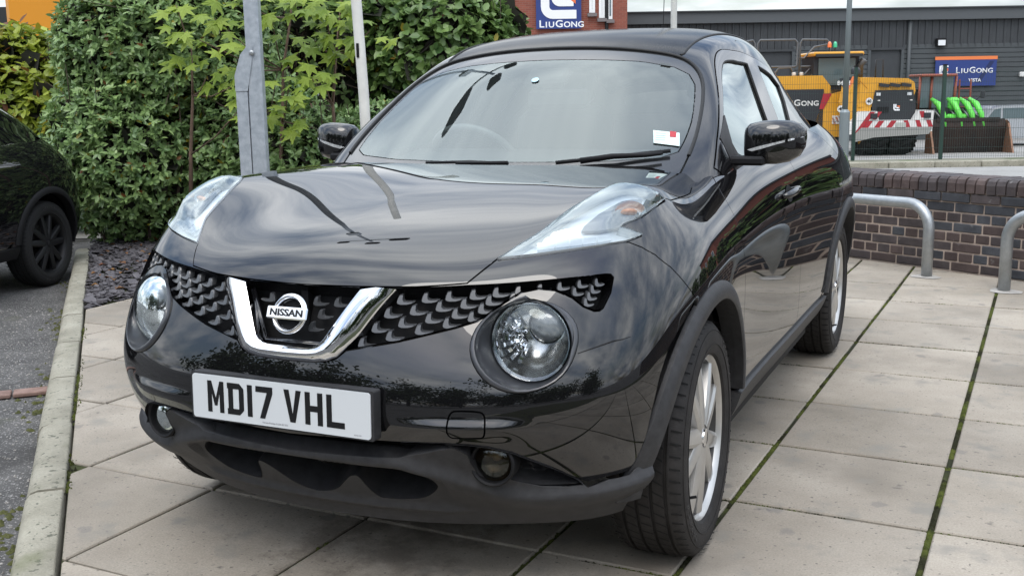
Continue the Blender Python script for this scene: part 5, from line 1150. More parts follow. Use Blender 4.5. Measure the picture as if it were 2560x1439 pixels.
def bush(name, label, blobs, nclus, L, W, mt, core, per=7, cat='shrub', droop=.35, group=None, yel=.02, stems=5, base_z=-.02, noise=.16):
    """blobs: (a, d, z, ra, rd, rz) ellipsoids in the camera-yaw frame; whorls of leaves over their outer faces"""
    ca = sum(b[0] for b in blobs)/len(blobs); cd_ = sum(b[1] for b in blobs)/len(blobs); root = empty(name, far(ca, cd_, base_z)); ro = np.array(root.location)
    tag(root, label, cat, group)
    area = np.array([b[3]*b[5]+b[3]*b[4]+b[4]*b[5] for b in blobs]); pr = area/area.sum()
    which = RN.choice(len(blobs), nclus*3, p=pr); B_ = np.array(blobs)[which]; n = norm(RN.normal(size=(len(which), 3))); n[:, 1] = -np.abs(n[:, 1])*np.where(RN.random(len(which)) < .85, 1, -1)
    rad = 1-np.abs(RN.normal(0, noise, len(which))); loc = B_[:, :3]+n*B_[:, 3:]*rad[:, None]
    keep = loc[:, 2] > .02
    for i, b in enumerate(blobs):
        q = (((loc-np.array(b[:3]))/np.array(b[3:]))**2).sum(1); keep &= ~((q < .70) & (which != i))
    sel = np.nonzero(keep)[0][:nclus]; loc = loc[sel]; n = norm(n[sel]/B_[sel][:, 3:])
    A3 = np.array(AX); B3 = np.array(BX); Z3 = np.array([0, 0, 1.])
    P = np.array([CAM.x, CAM.y, 0])+loc[:, :1]*A3+loc[:, 1:2]*B3+loc[:, 2:]*Z3-ro; N = n[:, :1]*A3+n[:, 1:2]*B3+n[:, 2:]*Z3
    ax = norm(N+.55*Z3+RN.normal(0, .35, P.shape)); t1 = norm(np.cross(ax, RN.normal(size=P.shape))); t2 = np.cross(ax, t1)
    base, yd, zd, LL, WW, tt = [], [], [], [], [], []
    ct = RN.beta(2.2, 2.2, len(P))*.8
    for k in range(per):
        an = 2*pi*k/per+RN.normal(0, .35, len(P)); el = RN.uniform(.15, .95, len(P)); dirn = norm((t1*np.cos(an)[:, None]+t2*np.sin(an)[:, None])*np.cos(el)[:, None]+ax*np.sin(el)[:, None]-droop*RN.random(len(P))[:, None]*Z3)
        base.append(P+ax*(RN.uniform(-.5, .2, len(P))*L)[:, None]); yd.append(dirn); zd.append(norm(ax+.3*RN.normal(size=P.shape))); LL.append(L*RN.uniform(.6, 1.2, len(P))); WW.append(W*RN.uniform(.75, 1.2, len(P)))
        tt.append(np.where(RN.random(len(P)) < yel, RN.uniform(.9, 1, len(P)), np.clip(ct+RN.normal(0, .10, len(P)), 0, .85)))
    cr = leaf_mesh('crown', np.concatenate(base), np.concatenate(yd), np.concatenate(zd), np.concatenate(LL), np.concatenate(WW), np.concatenate(tt), mt, root); cr['kind'] = 'stuff'
    # branching twigs inside and oversized near-black leaves, inner shade put into their colour
    mb = MB(); rr = random.Random(len(name)+nclus)
    for b in blobs:
        for q in range(stems):
            a0 = b[0]+rr.uniform(-.5, .5)*b[3]; d0 = b[1]-rr.uniform(-.1, .5)*b[4]; pts = []
            for h in range(5): f = h/4; pts.append(tuple(np.array(far(a0+rr.uniform(-.06, .06)+(a0-b[0])*f*.7, d0-.25*f*b[4]+rr.uniform(-.05, .05), max(0, b[2]-b[5])+f*b[5]*1.7))-ro))
            mb.tube(pts, [.016, .012, .009, .006, .003], 5, cap=False)
            for w in range(4):
                p0 = Vector(pts[1+w % 3]); mb.tube([p0, p0+Vector((rr.uniform(-.2, .2), rr.uniform(-.25, .05), rr.uniform(.02, .25)))*.8, p0+Vector((rr.uniform(-.4, .4), rr.uniform(-.4, .0), rr.uniform(.1, .45)))], [.006, .004, .002], 4, cap=False)
    mb.build('trunk', mat('twig_bark', (.085, .062, .048), .85, var=.3, vscale=20), root)
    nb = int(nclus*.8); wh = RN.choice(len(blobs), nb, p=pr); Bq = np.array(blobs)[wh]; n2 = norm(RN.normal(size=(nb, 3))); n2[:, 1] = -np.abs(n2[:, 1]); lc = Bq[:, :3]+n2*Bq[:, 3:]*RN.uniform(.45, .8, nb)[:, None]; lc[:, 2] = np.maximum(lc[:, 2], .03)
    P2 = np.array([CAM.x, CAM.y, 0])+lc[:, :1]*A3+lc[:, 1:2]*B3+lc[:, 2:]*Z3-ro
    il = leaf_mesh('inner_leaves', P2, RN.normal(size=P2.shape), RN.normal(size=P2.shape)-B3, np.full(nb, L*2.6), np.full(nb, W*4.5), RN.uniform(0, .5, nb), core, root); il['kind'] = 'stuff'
    return root
dkleaf = leaf_mat('dark_green_leaf', (.115, .20, .075), (.33, .47, .175), .32)
yeleaf = leaf_mat('yellow_green_leaf', (.16, .22, .025), (.42, .48, .06), .42, .35)
mdleaf = leaf_mat('mid_green_leaf', (.065, .13, .04), (.21, .32, .09))
fineleaf = leaf_mat('fine_olive_leaf', (.045, .08, .02), (.17, .21, .05), .5)
mapleaf = leaf_mat('maple_leaf', (.10, .19, .025), (.30, .40, .05), .5, .38)
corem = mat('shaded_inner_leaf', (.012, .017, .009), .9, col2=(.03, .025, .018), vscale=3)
# a: left-right, d: distance, z: height (metres, camera-yaw frame)
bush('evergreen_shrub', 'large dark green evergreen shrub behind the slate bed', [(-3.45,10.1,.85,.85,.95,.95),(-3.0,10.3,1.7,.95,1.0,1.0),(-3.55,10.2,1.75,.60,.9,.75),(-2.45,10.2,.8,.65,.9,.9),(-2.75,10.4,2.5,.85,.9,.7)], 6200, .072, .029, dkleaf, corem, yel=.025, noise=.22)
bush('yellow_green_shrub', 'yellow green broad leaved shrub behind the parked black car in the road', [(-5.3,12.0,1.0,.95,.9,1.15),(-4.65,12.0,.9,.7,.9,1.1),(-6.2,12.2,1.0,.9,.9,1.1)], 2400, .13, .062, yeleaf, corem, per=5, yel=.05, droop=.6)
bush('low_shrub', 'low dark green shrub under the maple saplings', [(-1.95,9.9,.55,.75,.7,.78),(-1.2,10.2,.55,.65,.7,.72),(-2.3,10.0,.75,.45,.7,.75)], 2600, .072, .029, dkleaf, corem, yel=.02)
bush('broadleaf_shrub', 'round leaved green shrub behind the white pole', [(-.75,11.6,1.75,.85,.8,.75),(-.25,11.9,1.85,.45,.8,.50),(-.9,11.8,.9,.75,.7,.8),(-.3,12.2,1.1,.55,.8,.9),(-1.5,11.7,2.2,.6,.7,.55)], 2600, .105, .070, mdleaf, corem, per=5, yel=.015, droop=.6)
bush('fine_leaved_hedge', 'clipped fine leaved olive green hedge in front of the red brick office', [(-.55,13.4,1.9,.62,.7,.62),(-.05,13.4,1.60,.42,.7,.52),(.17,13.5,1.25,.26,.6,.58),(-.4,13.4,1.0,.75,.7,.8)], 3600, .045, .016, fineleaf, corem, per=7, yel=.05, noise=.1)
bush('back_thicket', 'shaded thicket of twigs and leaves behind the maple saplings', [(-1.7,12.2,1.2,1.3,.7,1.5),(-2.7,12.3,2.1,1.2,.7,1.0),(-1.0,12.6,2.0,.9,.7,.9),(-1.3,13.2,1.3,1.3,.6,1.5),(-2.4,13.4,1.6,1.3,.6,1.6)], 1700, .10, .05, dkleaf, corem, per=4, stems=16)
# maple saplings: every leaf a piece of its own, sharing three meshes
def maple_mesh(k):
    tips = [(90, 1.0), (38, .92), (142, .92), (-14, .62), (194, .62)]; r_ = random.Random(k); pts = []
    order = [(-14, .62), (38, .92), (90, 1.0), (142, .92), (194, .62)]
    pts.append((0.06, -.10))
    for i, (a, L) in enumerate(order):
        a_ = radians(a); L *= r_.uniform(.92, 1.08); w = .17
        for da, f in ((-w*1.5, .62), (-w*.72, .74), (-w*.5, .88), (0, 1.0), (w*.5, .88), (w*.72, .74), (w*1.5, .62)): pts.append((L*f*cos(a_+da)*.55, L*f*sin(a_+da)*.55))
        if i < 4:
            b = radians((a+order[i+1][0])/2); pts.append((.23*cos(b), .23*sin(b)))
    pts.append((-.06, -.10))
    n = len(pts); V = [(x_, y_, -.22*(x_*x_)-.10*max(0, y_)**2+r_.uniform(-.012, .012)) for x_, y_ in pts]+[(0, .02, .02)]
    me = bpy.data.meshes.new('maple_leaf'); me.from_pydata(V+[(-.005, -.10, 0), (.005, -.10, 0), (.02, -.62, -.14), (.01, -.62, -.14)], [], [(q, (q+1) % n, n) for q in range(n)]+[(n+1, n+2, n+3, n+4)])
    a = me.attributes.new('tint', 'FLOAT', 'POINT'); a.data.foreach_set('value', np.full(n+5, (.35, .6, .8)[k % 3], np.float32)); me.materials.append(mapleaf); me.update(); return me
maples = [maple_mesh(k) for k in range(3)]
def sapling(label, stem, sprays, rr):
    p0 = far(stem[0][0], stem[0][1], stem[0][2]); root = empty('maple_sapling', p0); tag(root, label, 'sapling', None)
    inv = Matrix.Translation(-p0); rel = lambda a, d, z: far(a, d, z)-p0
    mb = MB(); mb.tube([rel(*s_) for s_ in stem], [.022-.016*i/(len(stem)-1) for i in range(len(stem))], 7)
    for (a, d, z, n, sp) in sprays:
        c = rel(a, d, z); best = min((rel(*s_) for s_ in stem), key=lambda q: (q-c).length+abs(q.z-c.z+.3)); mb.tube([best, (best+c)/2+Vector((0, 0, -.04)), c], [.008, .006, .004], 5)
        for q in range(n):
            off = Vector((rr.gauss(0, sp), rr.gauss(0, sp*.5), rr.gauss(0, sp*.55))); k = rr.randint(0, 2)
            zrot = rr.uniform(0, 2*pi); tilt = rr.uniform(.35, 1.15)
            yaw_to = atan2(-BX.y, -BX.x)+pi/2+rr.gauss(0, .5)
            e = (Matrix.Rotation(yaw_to, 3, 'Z') @ Matrix.Rotation(tilt, 3, 'X') @ Matrix.Rotation(rr.gauss(pi, .6), 3, 'Z')).to_euler()
            s_ = rr.uniform(.17, .27); link('maple_leaf', maples[k], root, None, c+off, e, (s_, s_, s_))
    mb.build('trunk', mat('sapling_bark', (.13, .085, .06), .8, var=.25, vscale=15), root, smooth=True)
    return root
rr = random.Random(9)
def at_px(x_, y_, d): return ((x_-1272)/2671*d*1.0+0.0, d, 1.274+((240-(x_-1272)*.0165)-y_)/2671*d*1.03)
def spr(lst, d): return [(*at_px(x_, y_, d+rr.uniform(-.2, .2)), n, sp) for x_, y_, n, sp in lst]
sapling('maple sapling with yellow green leaves close to the galvanised column', [at_px(690,560,9.3),at_px(700,420,9.3),at_px(712,300,9.35),at_px(720,180,9.4),at_px(745,60,9.4),at_px(760,-60,9.4)], spr([(640,30,7,.13),(700,70,8,.14),(760,20,8,.14),(560,60,8,.13),(520,110,6,.12),(600,160,6,.12),(760,140,6,.12),(730,230,6,.10),(770,290,6,.10),(700,260,4,.10)], 9.0), rr)
sapling('maple sapling with yellow green leaves next to the white pole', [at_px(850,560,9.4),at_px(842,400,9.4),at_px(838,260,9.4),at_px(852,140,9.45),at_px(870,20,9.5)], spr([(830,60,8,.13),(870,20,7,.12),(800,110,7,.12),(850,150,6,.11),(890,120,5,.10),(820,200,4,.09),(935,90,4,.10),(790,200,5,.1)], 9.1), rr)
sapling('low maple shoots hanging over the evergreen shrub', [at_px(470,540,9.2),at_px(480,380,9.2),at_px(495,240,9.1),at_px(500,120,9.1)], spr([(470,30,6,.12),(500,150,5,.11),(530,200,4,.1),(590,220,5,.1),(610,270,4,.09),(450,90,3,.1)], 8.9), rr)
# dead brown leaves on the bed
mb = MB()
for q in range(190):
    x_, y_ = rm.uniform(-6.0, -3.8), rm.uniform(2.4, 5.6)
    if (Vector((x_, y_))-K0).dot(KN) < .05: continue
    a = rm.uniform(0, 6); r = rm.uniform(.02, .045); mb.add([(x_+r*cos(a), y_+r*sin(a), .02), (x_+r*.6*cos(a+1.6), y_+r*.6*sin(a+1.6), .03), (x_-r*cos(a), y_-r*sin(a), .018), (x_+r*.6*cos(a-1.6), y_+r*.6*sin(a-1.6), .035)], [(0, 1, 2, 3)])
tag(mb.build('fallen_leaves', mat('dead_leaf', (.13, .045, .022), .8, col2=(.20, .11, .03), vscale=3)), 'dead brown leaves scattered over the slate chippings', 'leaves', kind='stuff')
# ---- hinged galvanised column with floodlights
cx, cy_ = -3.50, 3.62
colr = empty('lamp_column', (cx, cy_, -.02), -YAW); tag(colr, 'square galvanised hinged lamp column rising from the slate bed', 'lamp post')
colm = mat('mottled_galvanised', (.46, .50, .54), .45, .45, col2=(.33, .37, .41), vscale=22, bump=.06, bscale=50)
MB().box((.052, 0, 1.35), (.104, .11, 2.7), bev=.008).build('column_shaft', colm, colr)
MB().add([(-.088,-.055,0),(-.004,-.055,0),(-.004,.055,0),(-.088,.055,0),(-.088,-.055,1.46),(-.004,-.055,1.60),(-.004,.055,1.60),(-.088,.055,1.46)], [(0,1,5,4),(1,2,6,5),(2,3,7,6),(3,0,4,7),(4,5,6,7)]).build('hinge_section', colm, colr)
MB().add([(-.090,-.062,1.36),(.0,-.062,1.36),(.04,-.062,1.56),(.055,-.062,1.68),(.03,-.062,1.70),(-.04,-.062,1.62),(-.090,-.062,1.47)], [tuple(range(7))]).build('hinge_plate', colm, colr)
MB().lathe([(.018, .0), (.018, .012), (.008, .016), (0, .016)], 12, basis((.045, -.062, 1.63), (0, -1, 0))).build('hinge_bolt', galv, colr)
MB().tube([(.052, 0, 2.68), (.052, 0, 6.3)], [.045, .032], 14).build('upper_pole', colm, colr, smooth=True)
MB().box((.052, -.10, 5.0), (.20, .12, .26), bev=.01).build('control_box', colm, colr)
MB().box((.052, 0, 6.05), (.9, .05, .05)).build('cross_arm', colm, colr)
for x_, y_, z_ in ((-.42, -.15, 6.0), (.52, -.15, 6.0), (.05, -.22, 6.35)): MB().box((x_, y_, z_), (.24, .34, .13), Matrix.Rotation(.4, 3, 'X'), bev=.03).build('floodlight', plast_d, colr)
# white pole
wp_ = far(-1.075, 8.05, 0); pole = empty('white_pole', wp_, -YAW); tag(pole, 'slim white painted pole standing in front of the hedge', 'pole')
wpm = mat('white_pole_paint', (.68, .68, .64), .45, var=.1, vscale=5, bump=.05, bscale=40)
MB().tube([(.02, 0, -.02), (.0, 0, 1.3), (-.045, 0, 2.4), (-.10, 0, 4.2)], .039, 16).build('pole_tube', wpm, pole, smooth=True)
for z_ in (.9, 1.62): MB().box((-.026+.01*(z_ < 1), -.030, z_), (.02, .03, .10)).build('pole_clip', plast_d, pole)
# ---- the other car, parked in the road beside the bed
oc = empty('other_car'); tag(oc, 'black car standing on the asphalt left of the kerb, hedge behind it', 'car')
keep_ = {'hood', 'bumper', 'bumper_skirt', 'fender', 'front_door', 'rear_door', 'rear_quarter', 'sill_trim', 'inner_shell', 'windscreen_border', 'roof', 'pillar', 'window_frame', 'rear_window', 'wheel_arch_trim', 'wheel_housing', 'underbody', 'door_mirror', 'wheel', 'dashboard', 'windscreen', 'front_side_window', 'rear_side_window', 'grille_backing', 'intake_backing', 'headlamp', 'fender_light'}
for ch in list(car.children):
    if ch.name.split('.')[0] in keep_: copy_tree(ch, oc)
dk_rim = mat('dark_alloy', (.010, .010, .011), .5, .3)
for ch in oc.children_recursive:
    if ch.name.split('.')[0] in ('wheel_arch_trim', 'sill_trim'): ch.material_slots[0].link = 'OBJECT'; ch.material_slots[0].material = plast_d
    if ch.name.split('.')[0] == 'tyre': ch.material_slots[0].link = 'OBJECT'; ch.material_slots[0].material = mat('black_tyre', (.007, .007, .007), .8)
    if ch.name.split('.')[0] in ('rim', 'rim_barrel', 'spoke', 'hub', 'centre_cap', 'wheel_nut'): ch.material_slots[0].link = 'OBJECT'; ch.material_slots[0].material = dk_rim
oc.rotation_euler = (0, 0, radians(16)); oc.location = (-5.27, .51, -.123)
# ---- trees and hedge behind the photographer, seen mirrored in the paintwork
bigleaf = leaf_mat('tree_leaf', (.020, .040, .010), (.060, .095, .022), .6, .3)
def tree(label, a, d, h, r, seed):
    rt_ = random.Random(seed); p0 = far(a, d, -.125); root = empty('tree', p0); tag(root, label, 'tree', 'trees behind the photographer')
    mb = MB(); mb.tube([(0, 0, 0), (.05, .03, h*.3), (0, .1, h*.55), (.1, 0, h*.8)], [.16, .13, .09, .04], 8)
    for q in range(6): a_ = rt_.uniform(0, 6.28); mb.tube([(0, .05, h*.35), (r*.4*cos(a_), r*.4*sin(a_), h*.55), (r*.7*cos(a_), r*.7*sin(a_), h*.72)], [.07, .045, .02], 6)
    mb.build('trunk', mat('tree_bark', (.07, .055, .045), .9, var=.3), root)
    n = 3200; c = np.array([[rt_.gauss(0, r*.42), rt_.gauss(0, r*.42), h*.50+rt_.gauss(0, h*.22)] for _ in range(26)]); w = RN.integers(0, 26, n)
    P = c[w]+RN.normal(0, r*.17, (n, 3)); P[:, 2] = np.maximum(P[:, 2], .5)
    o = leaf_mesh('crown', P, RN.normal(size=(n, 3))-np.array([0, 0, .4]), RN.normal(size=(n, 3))+np.array([0, 0, 1.2]), RN.uniform(.25, .45, n), RN.uniform(.16, .28, n), RN.uniform(0, .8, n), bigleaf, root); o['kind'] = 'stuff'
for i, (a, d, h, r) in enumerate(((-15, -5, 6.0, 3.2), (-13, -9, 7.0, 3.4), (-9.0, -12, 6.4, 3.4), (-5, -14.5, 5.6, 3.4), (-.5, -16, 5.0, 3.4), (4, -17, 4.6, 3.4), (8.5, -16, 5.2, 3.4), (13, -13, 5.0, 3.4), (-17, -1, 5.5, 3.0))): tree('broad leafy tree standing behind the photographer', a, d, h, r, i+3)

# ------------------------------------------------------------------ the yard behind the fence
RY = -YAW
def fbox(mb, a, d, z, da, dd, dz, bev=0.0, mi=0, rot=None):
    """box in the camera-yaw frame, relative to the builder's origin"""
    return mb.box((a, d, z), (da, dd, dz), rot, bev, mi)
def place(name, a, d, z, label, cat, group=None):
    o = empty(name, far(a, d, z), RY); return tag(o, label, cat, group)
clad_d = mat('dark_cladding', (.040, .044, .048), .5, var=.12, vscale=1.5); clad_m = mat('grey_cladding', (.062, .070, .074), .5, var=.10, vscale=1.2); fascia_m = mat('fascia_grey', (.08, .088, .094), .5)
shut_m = mat('shutter_grey', (.05, .054, .058), .55)
dep = place('depot_building', 13, 46, -.86, 'long grey clad depot building with flat roof behind the yard', 'building')
W = lambda a: a-13
# upper cladding with upright ribs
mb = MB(); x_ = 4.9; vv = []
while x_ < 34:
    for q, y_ in ((0, 0), (.02, -.035), (.09, -.035), (.11, 0)): vv.append((W(x_+q), y_))
    x_ += .30
n = len(vv); mb.add([(p[0], p[1], 3.86) for p in vv]+[(p[0], p[1], 4.98) for p in vv], [(i, i+1, n+i+1, n+i) for i in range(n-1)]); mb.build('upper_cladding', clad_d, dep)
# lower cladding in level planks
mb = MB(); z_ = 0.0
prof = []
while z_ < 3.84: prof += [(0, z_), (-.03, z_+.015), (-.03, z_+.165), (0, z_+.185)]; z_ += .20
for a0, a1 in ((4.9, 10.5), (12.0, 15.2), (16.6, 34)):
    n = len(prof); mb.add([(W(a0), p[0], p[1]) for p in prof]+[(W(a1), p[0], p[1]) for p in prof], [(i, n+i, n+i+1, i+1) for i in range(n-1)])
mb.build('plank_cladding', clad_m, dep)
for a0, a1 in ((10.5, 12.0), (15.2, 16.6)):
    mb = MB(); prof = []
    for q in range(38): prof += [(.28, q*.1), (.25, q*.1+.05)]
    n = len(prof); mb.add([(W(a0), p[0], p[1]) for p in prof]+[(W(a1), p[0], p[1]) for p in prof], [(i, n+i, n+i+1, i+1) for i in range(n-1)]); sh = mb.build('roller_shutter', shut_m, dep)
    for a in (a0, a1): MB().box((W(a), .1, 1.9), (.12, .34, 3.8)).build('door_jamb', clad_m, sh)
    MB().box((W((a0+a1)/2), .1, 3.83), (a1-a0+.2, .34, .10)).build('door_head', clad_d, sh)
MB().box((W(19.4), 4, 5.21), (29.2, 8.5, .46)).build('parapet', fascia_m, dep); MB().box((W(19.4), 4, 5.46), (29.3, 8.7, .05)).build('parapet_cap', clad_d, dep)
MB().box((W(19.4), 4, 2.4), (29.0, 7.9, 4.9)).build('building_core', clad_d, dep)
for a in (16.85, 24.5): MB().tube([(W(a), -.09, 0), (W(a), -.09, 5.0)], .085, 10).build('downpipe', clad_m, dep, smooth=True)
MB().box((W(4.9), 4, 2.6), (.1, 8, 5.2)).build('end_wall', clad_d, dep)
fl = MB().box((W(18.15), -.14, 4.05), (.42, .18, .34), bev=.03).build('wall_floodlight', plast_d, dep); MB().box((W(18.15), -.24, 4.03), (.30, .03, .22)).build('flood_lens', mat('flood_lens', (.75, .77, .78), .2), fl)
MB().box((W(21.65), -.12, 2.68), (.22, .16, .2), bev=.03).build('bulkhead_light', mat('bulkhead_white', (.7, .7, .68), .4), dep)
# lettering and emblem of the machine maker
blue = mat('sign_blue', (.022, .045, .19), .45); white = mat('sign_white', (.80, .81, .82), .45); orange = mat('sign_orange', (.75, .20, .06), .5); lred = mat('emblem_red', (.72, .16, .05), .5)
def smallcaps(name, m4, size, mt, parent, depth=.004, bold=.012):
    x_ = 0.0
    for ch, k, adv in (('L', 1.0, .66), ('I', .8, .32), ('U', .8, .70), ('G', 1.0, .86), ('O', .8, .74), ('N', .8, .72), ('G', .8, .70)):
        s_ = size*k; text_mesh(name, ch, s_, mt, parent, m4 @ Matrix.Translation((x_*size-size*2.1, -.36*(size-s_)*1.0, 0)), bold=bold*size, depth=depth, sx=1.12, align='LEFT'); x_ += adv
def emblem(m4, s_, parent, big=True):
    """square hooked mark: a heavy outer hook, a smaller hook inside it and an orange wedge"""
    def hook(x0, y0, w, h, t, r):
        out = [(x0, y0+h)]+[(x0+r-r*cos(radians(q*15)), y0+r-r*sin(radians(q*15))) for q in range(7)]+[(x0+w, y0), (x0+w, y0+t)]
        ri = max(.01, r-t); inn = [(x0+t+ri-ri*sin(radians(q*15)), y0+t+ri-ri*cos(radians(q*15))) for q in range(7)]+[(x0+t, y0+h)]
        return out+inn
    for pl in (hook(-.5, -.5, 1.0, 1.0, .24, .34), hook(-.20, -.16, .62, .66, .20, .24)):
        MB().prism([(a*s_, b*s_) for a, b in pl], 0, .012, m4).build('emblem_hook', white, parent)
    MB().prism([(a*s_, b*s_) for a, b in ((.02, .26), (.48, .26), (.48, -.10))], 0, .014, m4).build('emblem_wedge', lred, parent)
    if big: MB().prism([(a*s_, b*s_) for a, b in ((-.5, .56), (.5, .56), (.5, .38), (-.18, .38), (-.28, .5), (-.28, .50))], 0, .012, m4).build('emblem_top', white, parent)
ban = place('wall_banner', 19.25, 45.85, 0, 'blue and orange cloth banner hung on the grey depot wall', 'banner')
MB().box((0, 0, 1.93), (2.58, .03, 1.10)).build('banner_cloth', blue, ban); MB().box((0, -.004, 2.53), (2.62, .04, .14)).build('banner_top_band', orange, ban)
fm = basis((.28, -.022, 2.02), (0, -1, 0), (1, 0, 0)); smallcaps('banner_letter', fm, .34, white, ban); emblem(basis((-.93, -.02, 2.02), (0, -1, 0), (1, 0, 0)), .38, ban)
text_mesh('banner_word', 'VISTA', .20, white, ban, basis((.40, -.022, 1.60), (0, -1, 0), (1, 0, 0)), bold=.004, depth=.004)
MB().add([(1.0,-.018,2.40),(1.2,-.018,2.40),(.62,-.018,1.5),(.42,-.018,1.5)], [(0,1,2,3)]).build('banner_stripe', mat('banner_dark_blue', (.012,.022,.09), .5), ban)
# red brick office
br_m = noise_mat('red_brickwork', [(.20,.055,.035),(.27,.080,.050),(.32,.105,.068)], 3, .85, .3, 14)
def brick_tex():
    m = bpy.data.materials.new('red_brick_courses'); m.use_nodes = True; nt = m.node_tree; b = nt.nodes['Principled BSDF']; b.inputs['Roughness'].default_value = .85
    t = nt.nodes.new('ShaderNodeTexCoord'); mp_ = nt.nodes.new('ShaderNodeMapping'); mp_.inputs['Rotation'].default_value = (radians(90), 0, 0); nt.links.new(t.outputs['Object'], mp_.inputs[0])
    k = nt.nodes.new('ShaderNodeTexBrick'); k.inputs['Scale'].default_value = 1.0; k.inputs['Brick Width'].default_value = .225; k.inputs['Row Height'].default_value = .075; k.inputs['Mortar Size'].default_value = .006
    k.inputs['Color1'].default_value = (.26, .075, .048, 1); k.inputs['Color2'].default_value = (.20, .055, .036, 1); k.inputs['Mortar'].default_value = (.24, .13, .10, 1)
    nt.links.new(mp_.outputs[0], k.inputs[0]); nt.links.new(k.outputs[0], b.inputs['Base Color']); return m
brk = brick_tex()
off = place('brick_office', 1.7, 42, -.86, 'red brick office building with white windows and a blue emblem sign', 'building')
MB().box((0, 4, 4.2), (5.75, 8, 8.4)).build('wall', brk, off)
wfr = mat('upvc_white', (.78, .79, .79), .35); wgl = mat('window_glass', (.12, .16, .18), .05, spec=.8); sill_m = mat('stone_sill', (.17, .15, .15), .8)
def window(a, z, w, h, par):
    f = MB().box((a, -.02, z), (w, .10, h)).build('window', wfr, par); MB().box((a, -.075, z), (w-.22, .02, h-.24)).build('pane', wgl, f); MB().box((a, -.08, z-h/2-.08), (w+.14, .2, .12)).build('sill', sill_m, f)
for a, z, w, h in ((-1.92, 6.22, 1.0, 1.55), (1.53, 6.05, .22, 1.7), (1.90, 5.95, .22, 1.9), (2.22, 5.85, .16, 1.8), (-1.92, 2.0, 1.0, 1.5), (1.6, 2.0, .5, 1.5)): window(a, z, w, h, off)
MB().tube([(2.08, -.08, 0), (2.08, -.08, 8)], .07, 10).build('downpipe', plast_d, off, smooth=True)
sg = place('emblem_sign', 1.945, 41.85, 0, 'square blue sign with a white hooked emblem on the red brick office', 'sign')
MB().box((0, 0, 4.72), (1.72, .06, 1.92)).build('sign_board', blue, sg)
emblem(basis((0, -.035, 4.80), (0, -1, 0), (1, 0, 0)), 1.35, sg); smallcaps('sign_letter', basis((.02, -.034, 3.93), (0, -1, 0), (1, 0, 0)), .37, white, sg, bold=.016)
# ---- fence: green mesh panels on posts
fg = mat('fence_green', (.018, .045, .035), .5); mesh_m = mat('fence_wire', (.03, .05, .045), .5)
PX = [5.7+1.96*i for i in range(-5, 6)]
fence = place('mesh_fence', 7.5, 24, gz(24), 'green welded mesh fence between the verge and the machine yard', 'fence')
for a in PX:
    po = MB().box((a-7.5, 0, 1.03), (.065, .065, 2.1)).build('fence_post', fg, fence); MB().box((a-7.5, 0, 2.09), (.075, .075, .03)).build('post_cap', plast_d, po)
for a in PX[:-1]:
    c0 = a+.98-7.5; mb = MB()
    for q in range(37): x_ = -.93+q*.0517; mb.box((c0+x_, 0, 1.02), (.0038, .0038, 1.95))
    for q in range(10): mb.box((c0, -.008, .08+q*.205), (1.9, .006, .006))
    o = mb.build('mesh_panel', mesh_m, fence); o['kind'] = 'stuff'
# lamp column, white flag pole with its wire
lc = place('street_lamp', 7.2, 23.2, gz(23.2), 'grey steel street lamp column standing on the verge by the mesh fence', 'lamp post'); lgm = mat('lamp_grey_steel', (.22, .25, .26), .5, .4)
MB().tube([(0, 0, 0), (0, 0, 1.1), (0, 0, 1.16)], [.11, .11, .065], 12).build('column_base', lgm, lc, smooth=False); MB().tube([(0, 0, 1.1), (.02, 0, 6)], [.062, .05], 12).build('column_shaft', lgm, lc, smooth=True)
MB().tube([(.02, 0, 5.95), (.05, -.4, 6.25), (.05, -.9, 6.3)], .035, 8).build('lamp_arm', lgm, lc, smooth=True); MB().box((.05, -1.15, 6.3), (.2, .55, .1), bev=.03).build('lamp_head', lgm, lc)
fp = place('flag_pole', 2.47, 16.3, gz(16.3), 'white flag pole beyond the black crossover roof', 'pole'); MB().tube([(0, 0, 0), (-.01, 0, 7)], [.05, .042], 12).build('pole_tube', wpm, fp, smooth=True)
MB().tube([(-.22, 0, 0.2), (-.14, 0, 3.2), (-.02, 0, 6.6)], .006, 5).build('halyard', plast_d, fp)
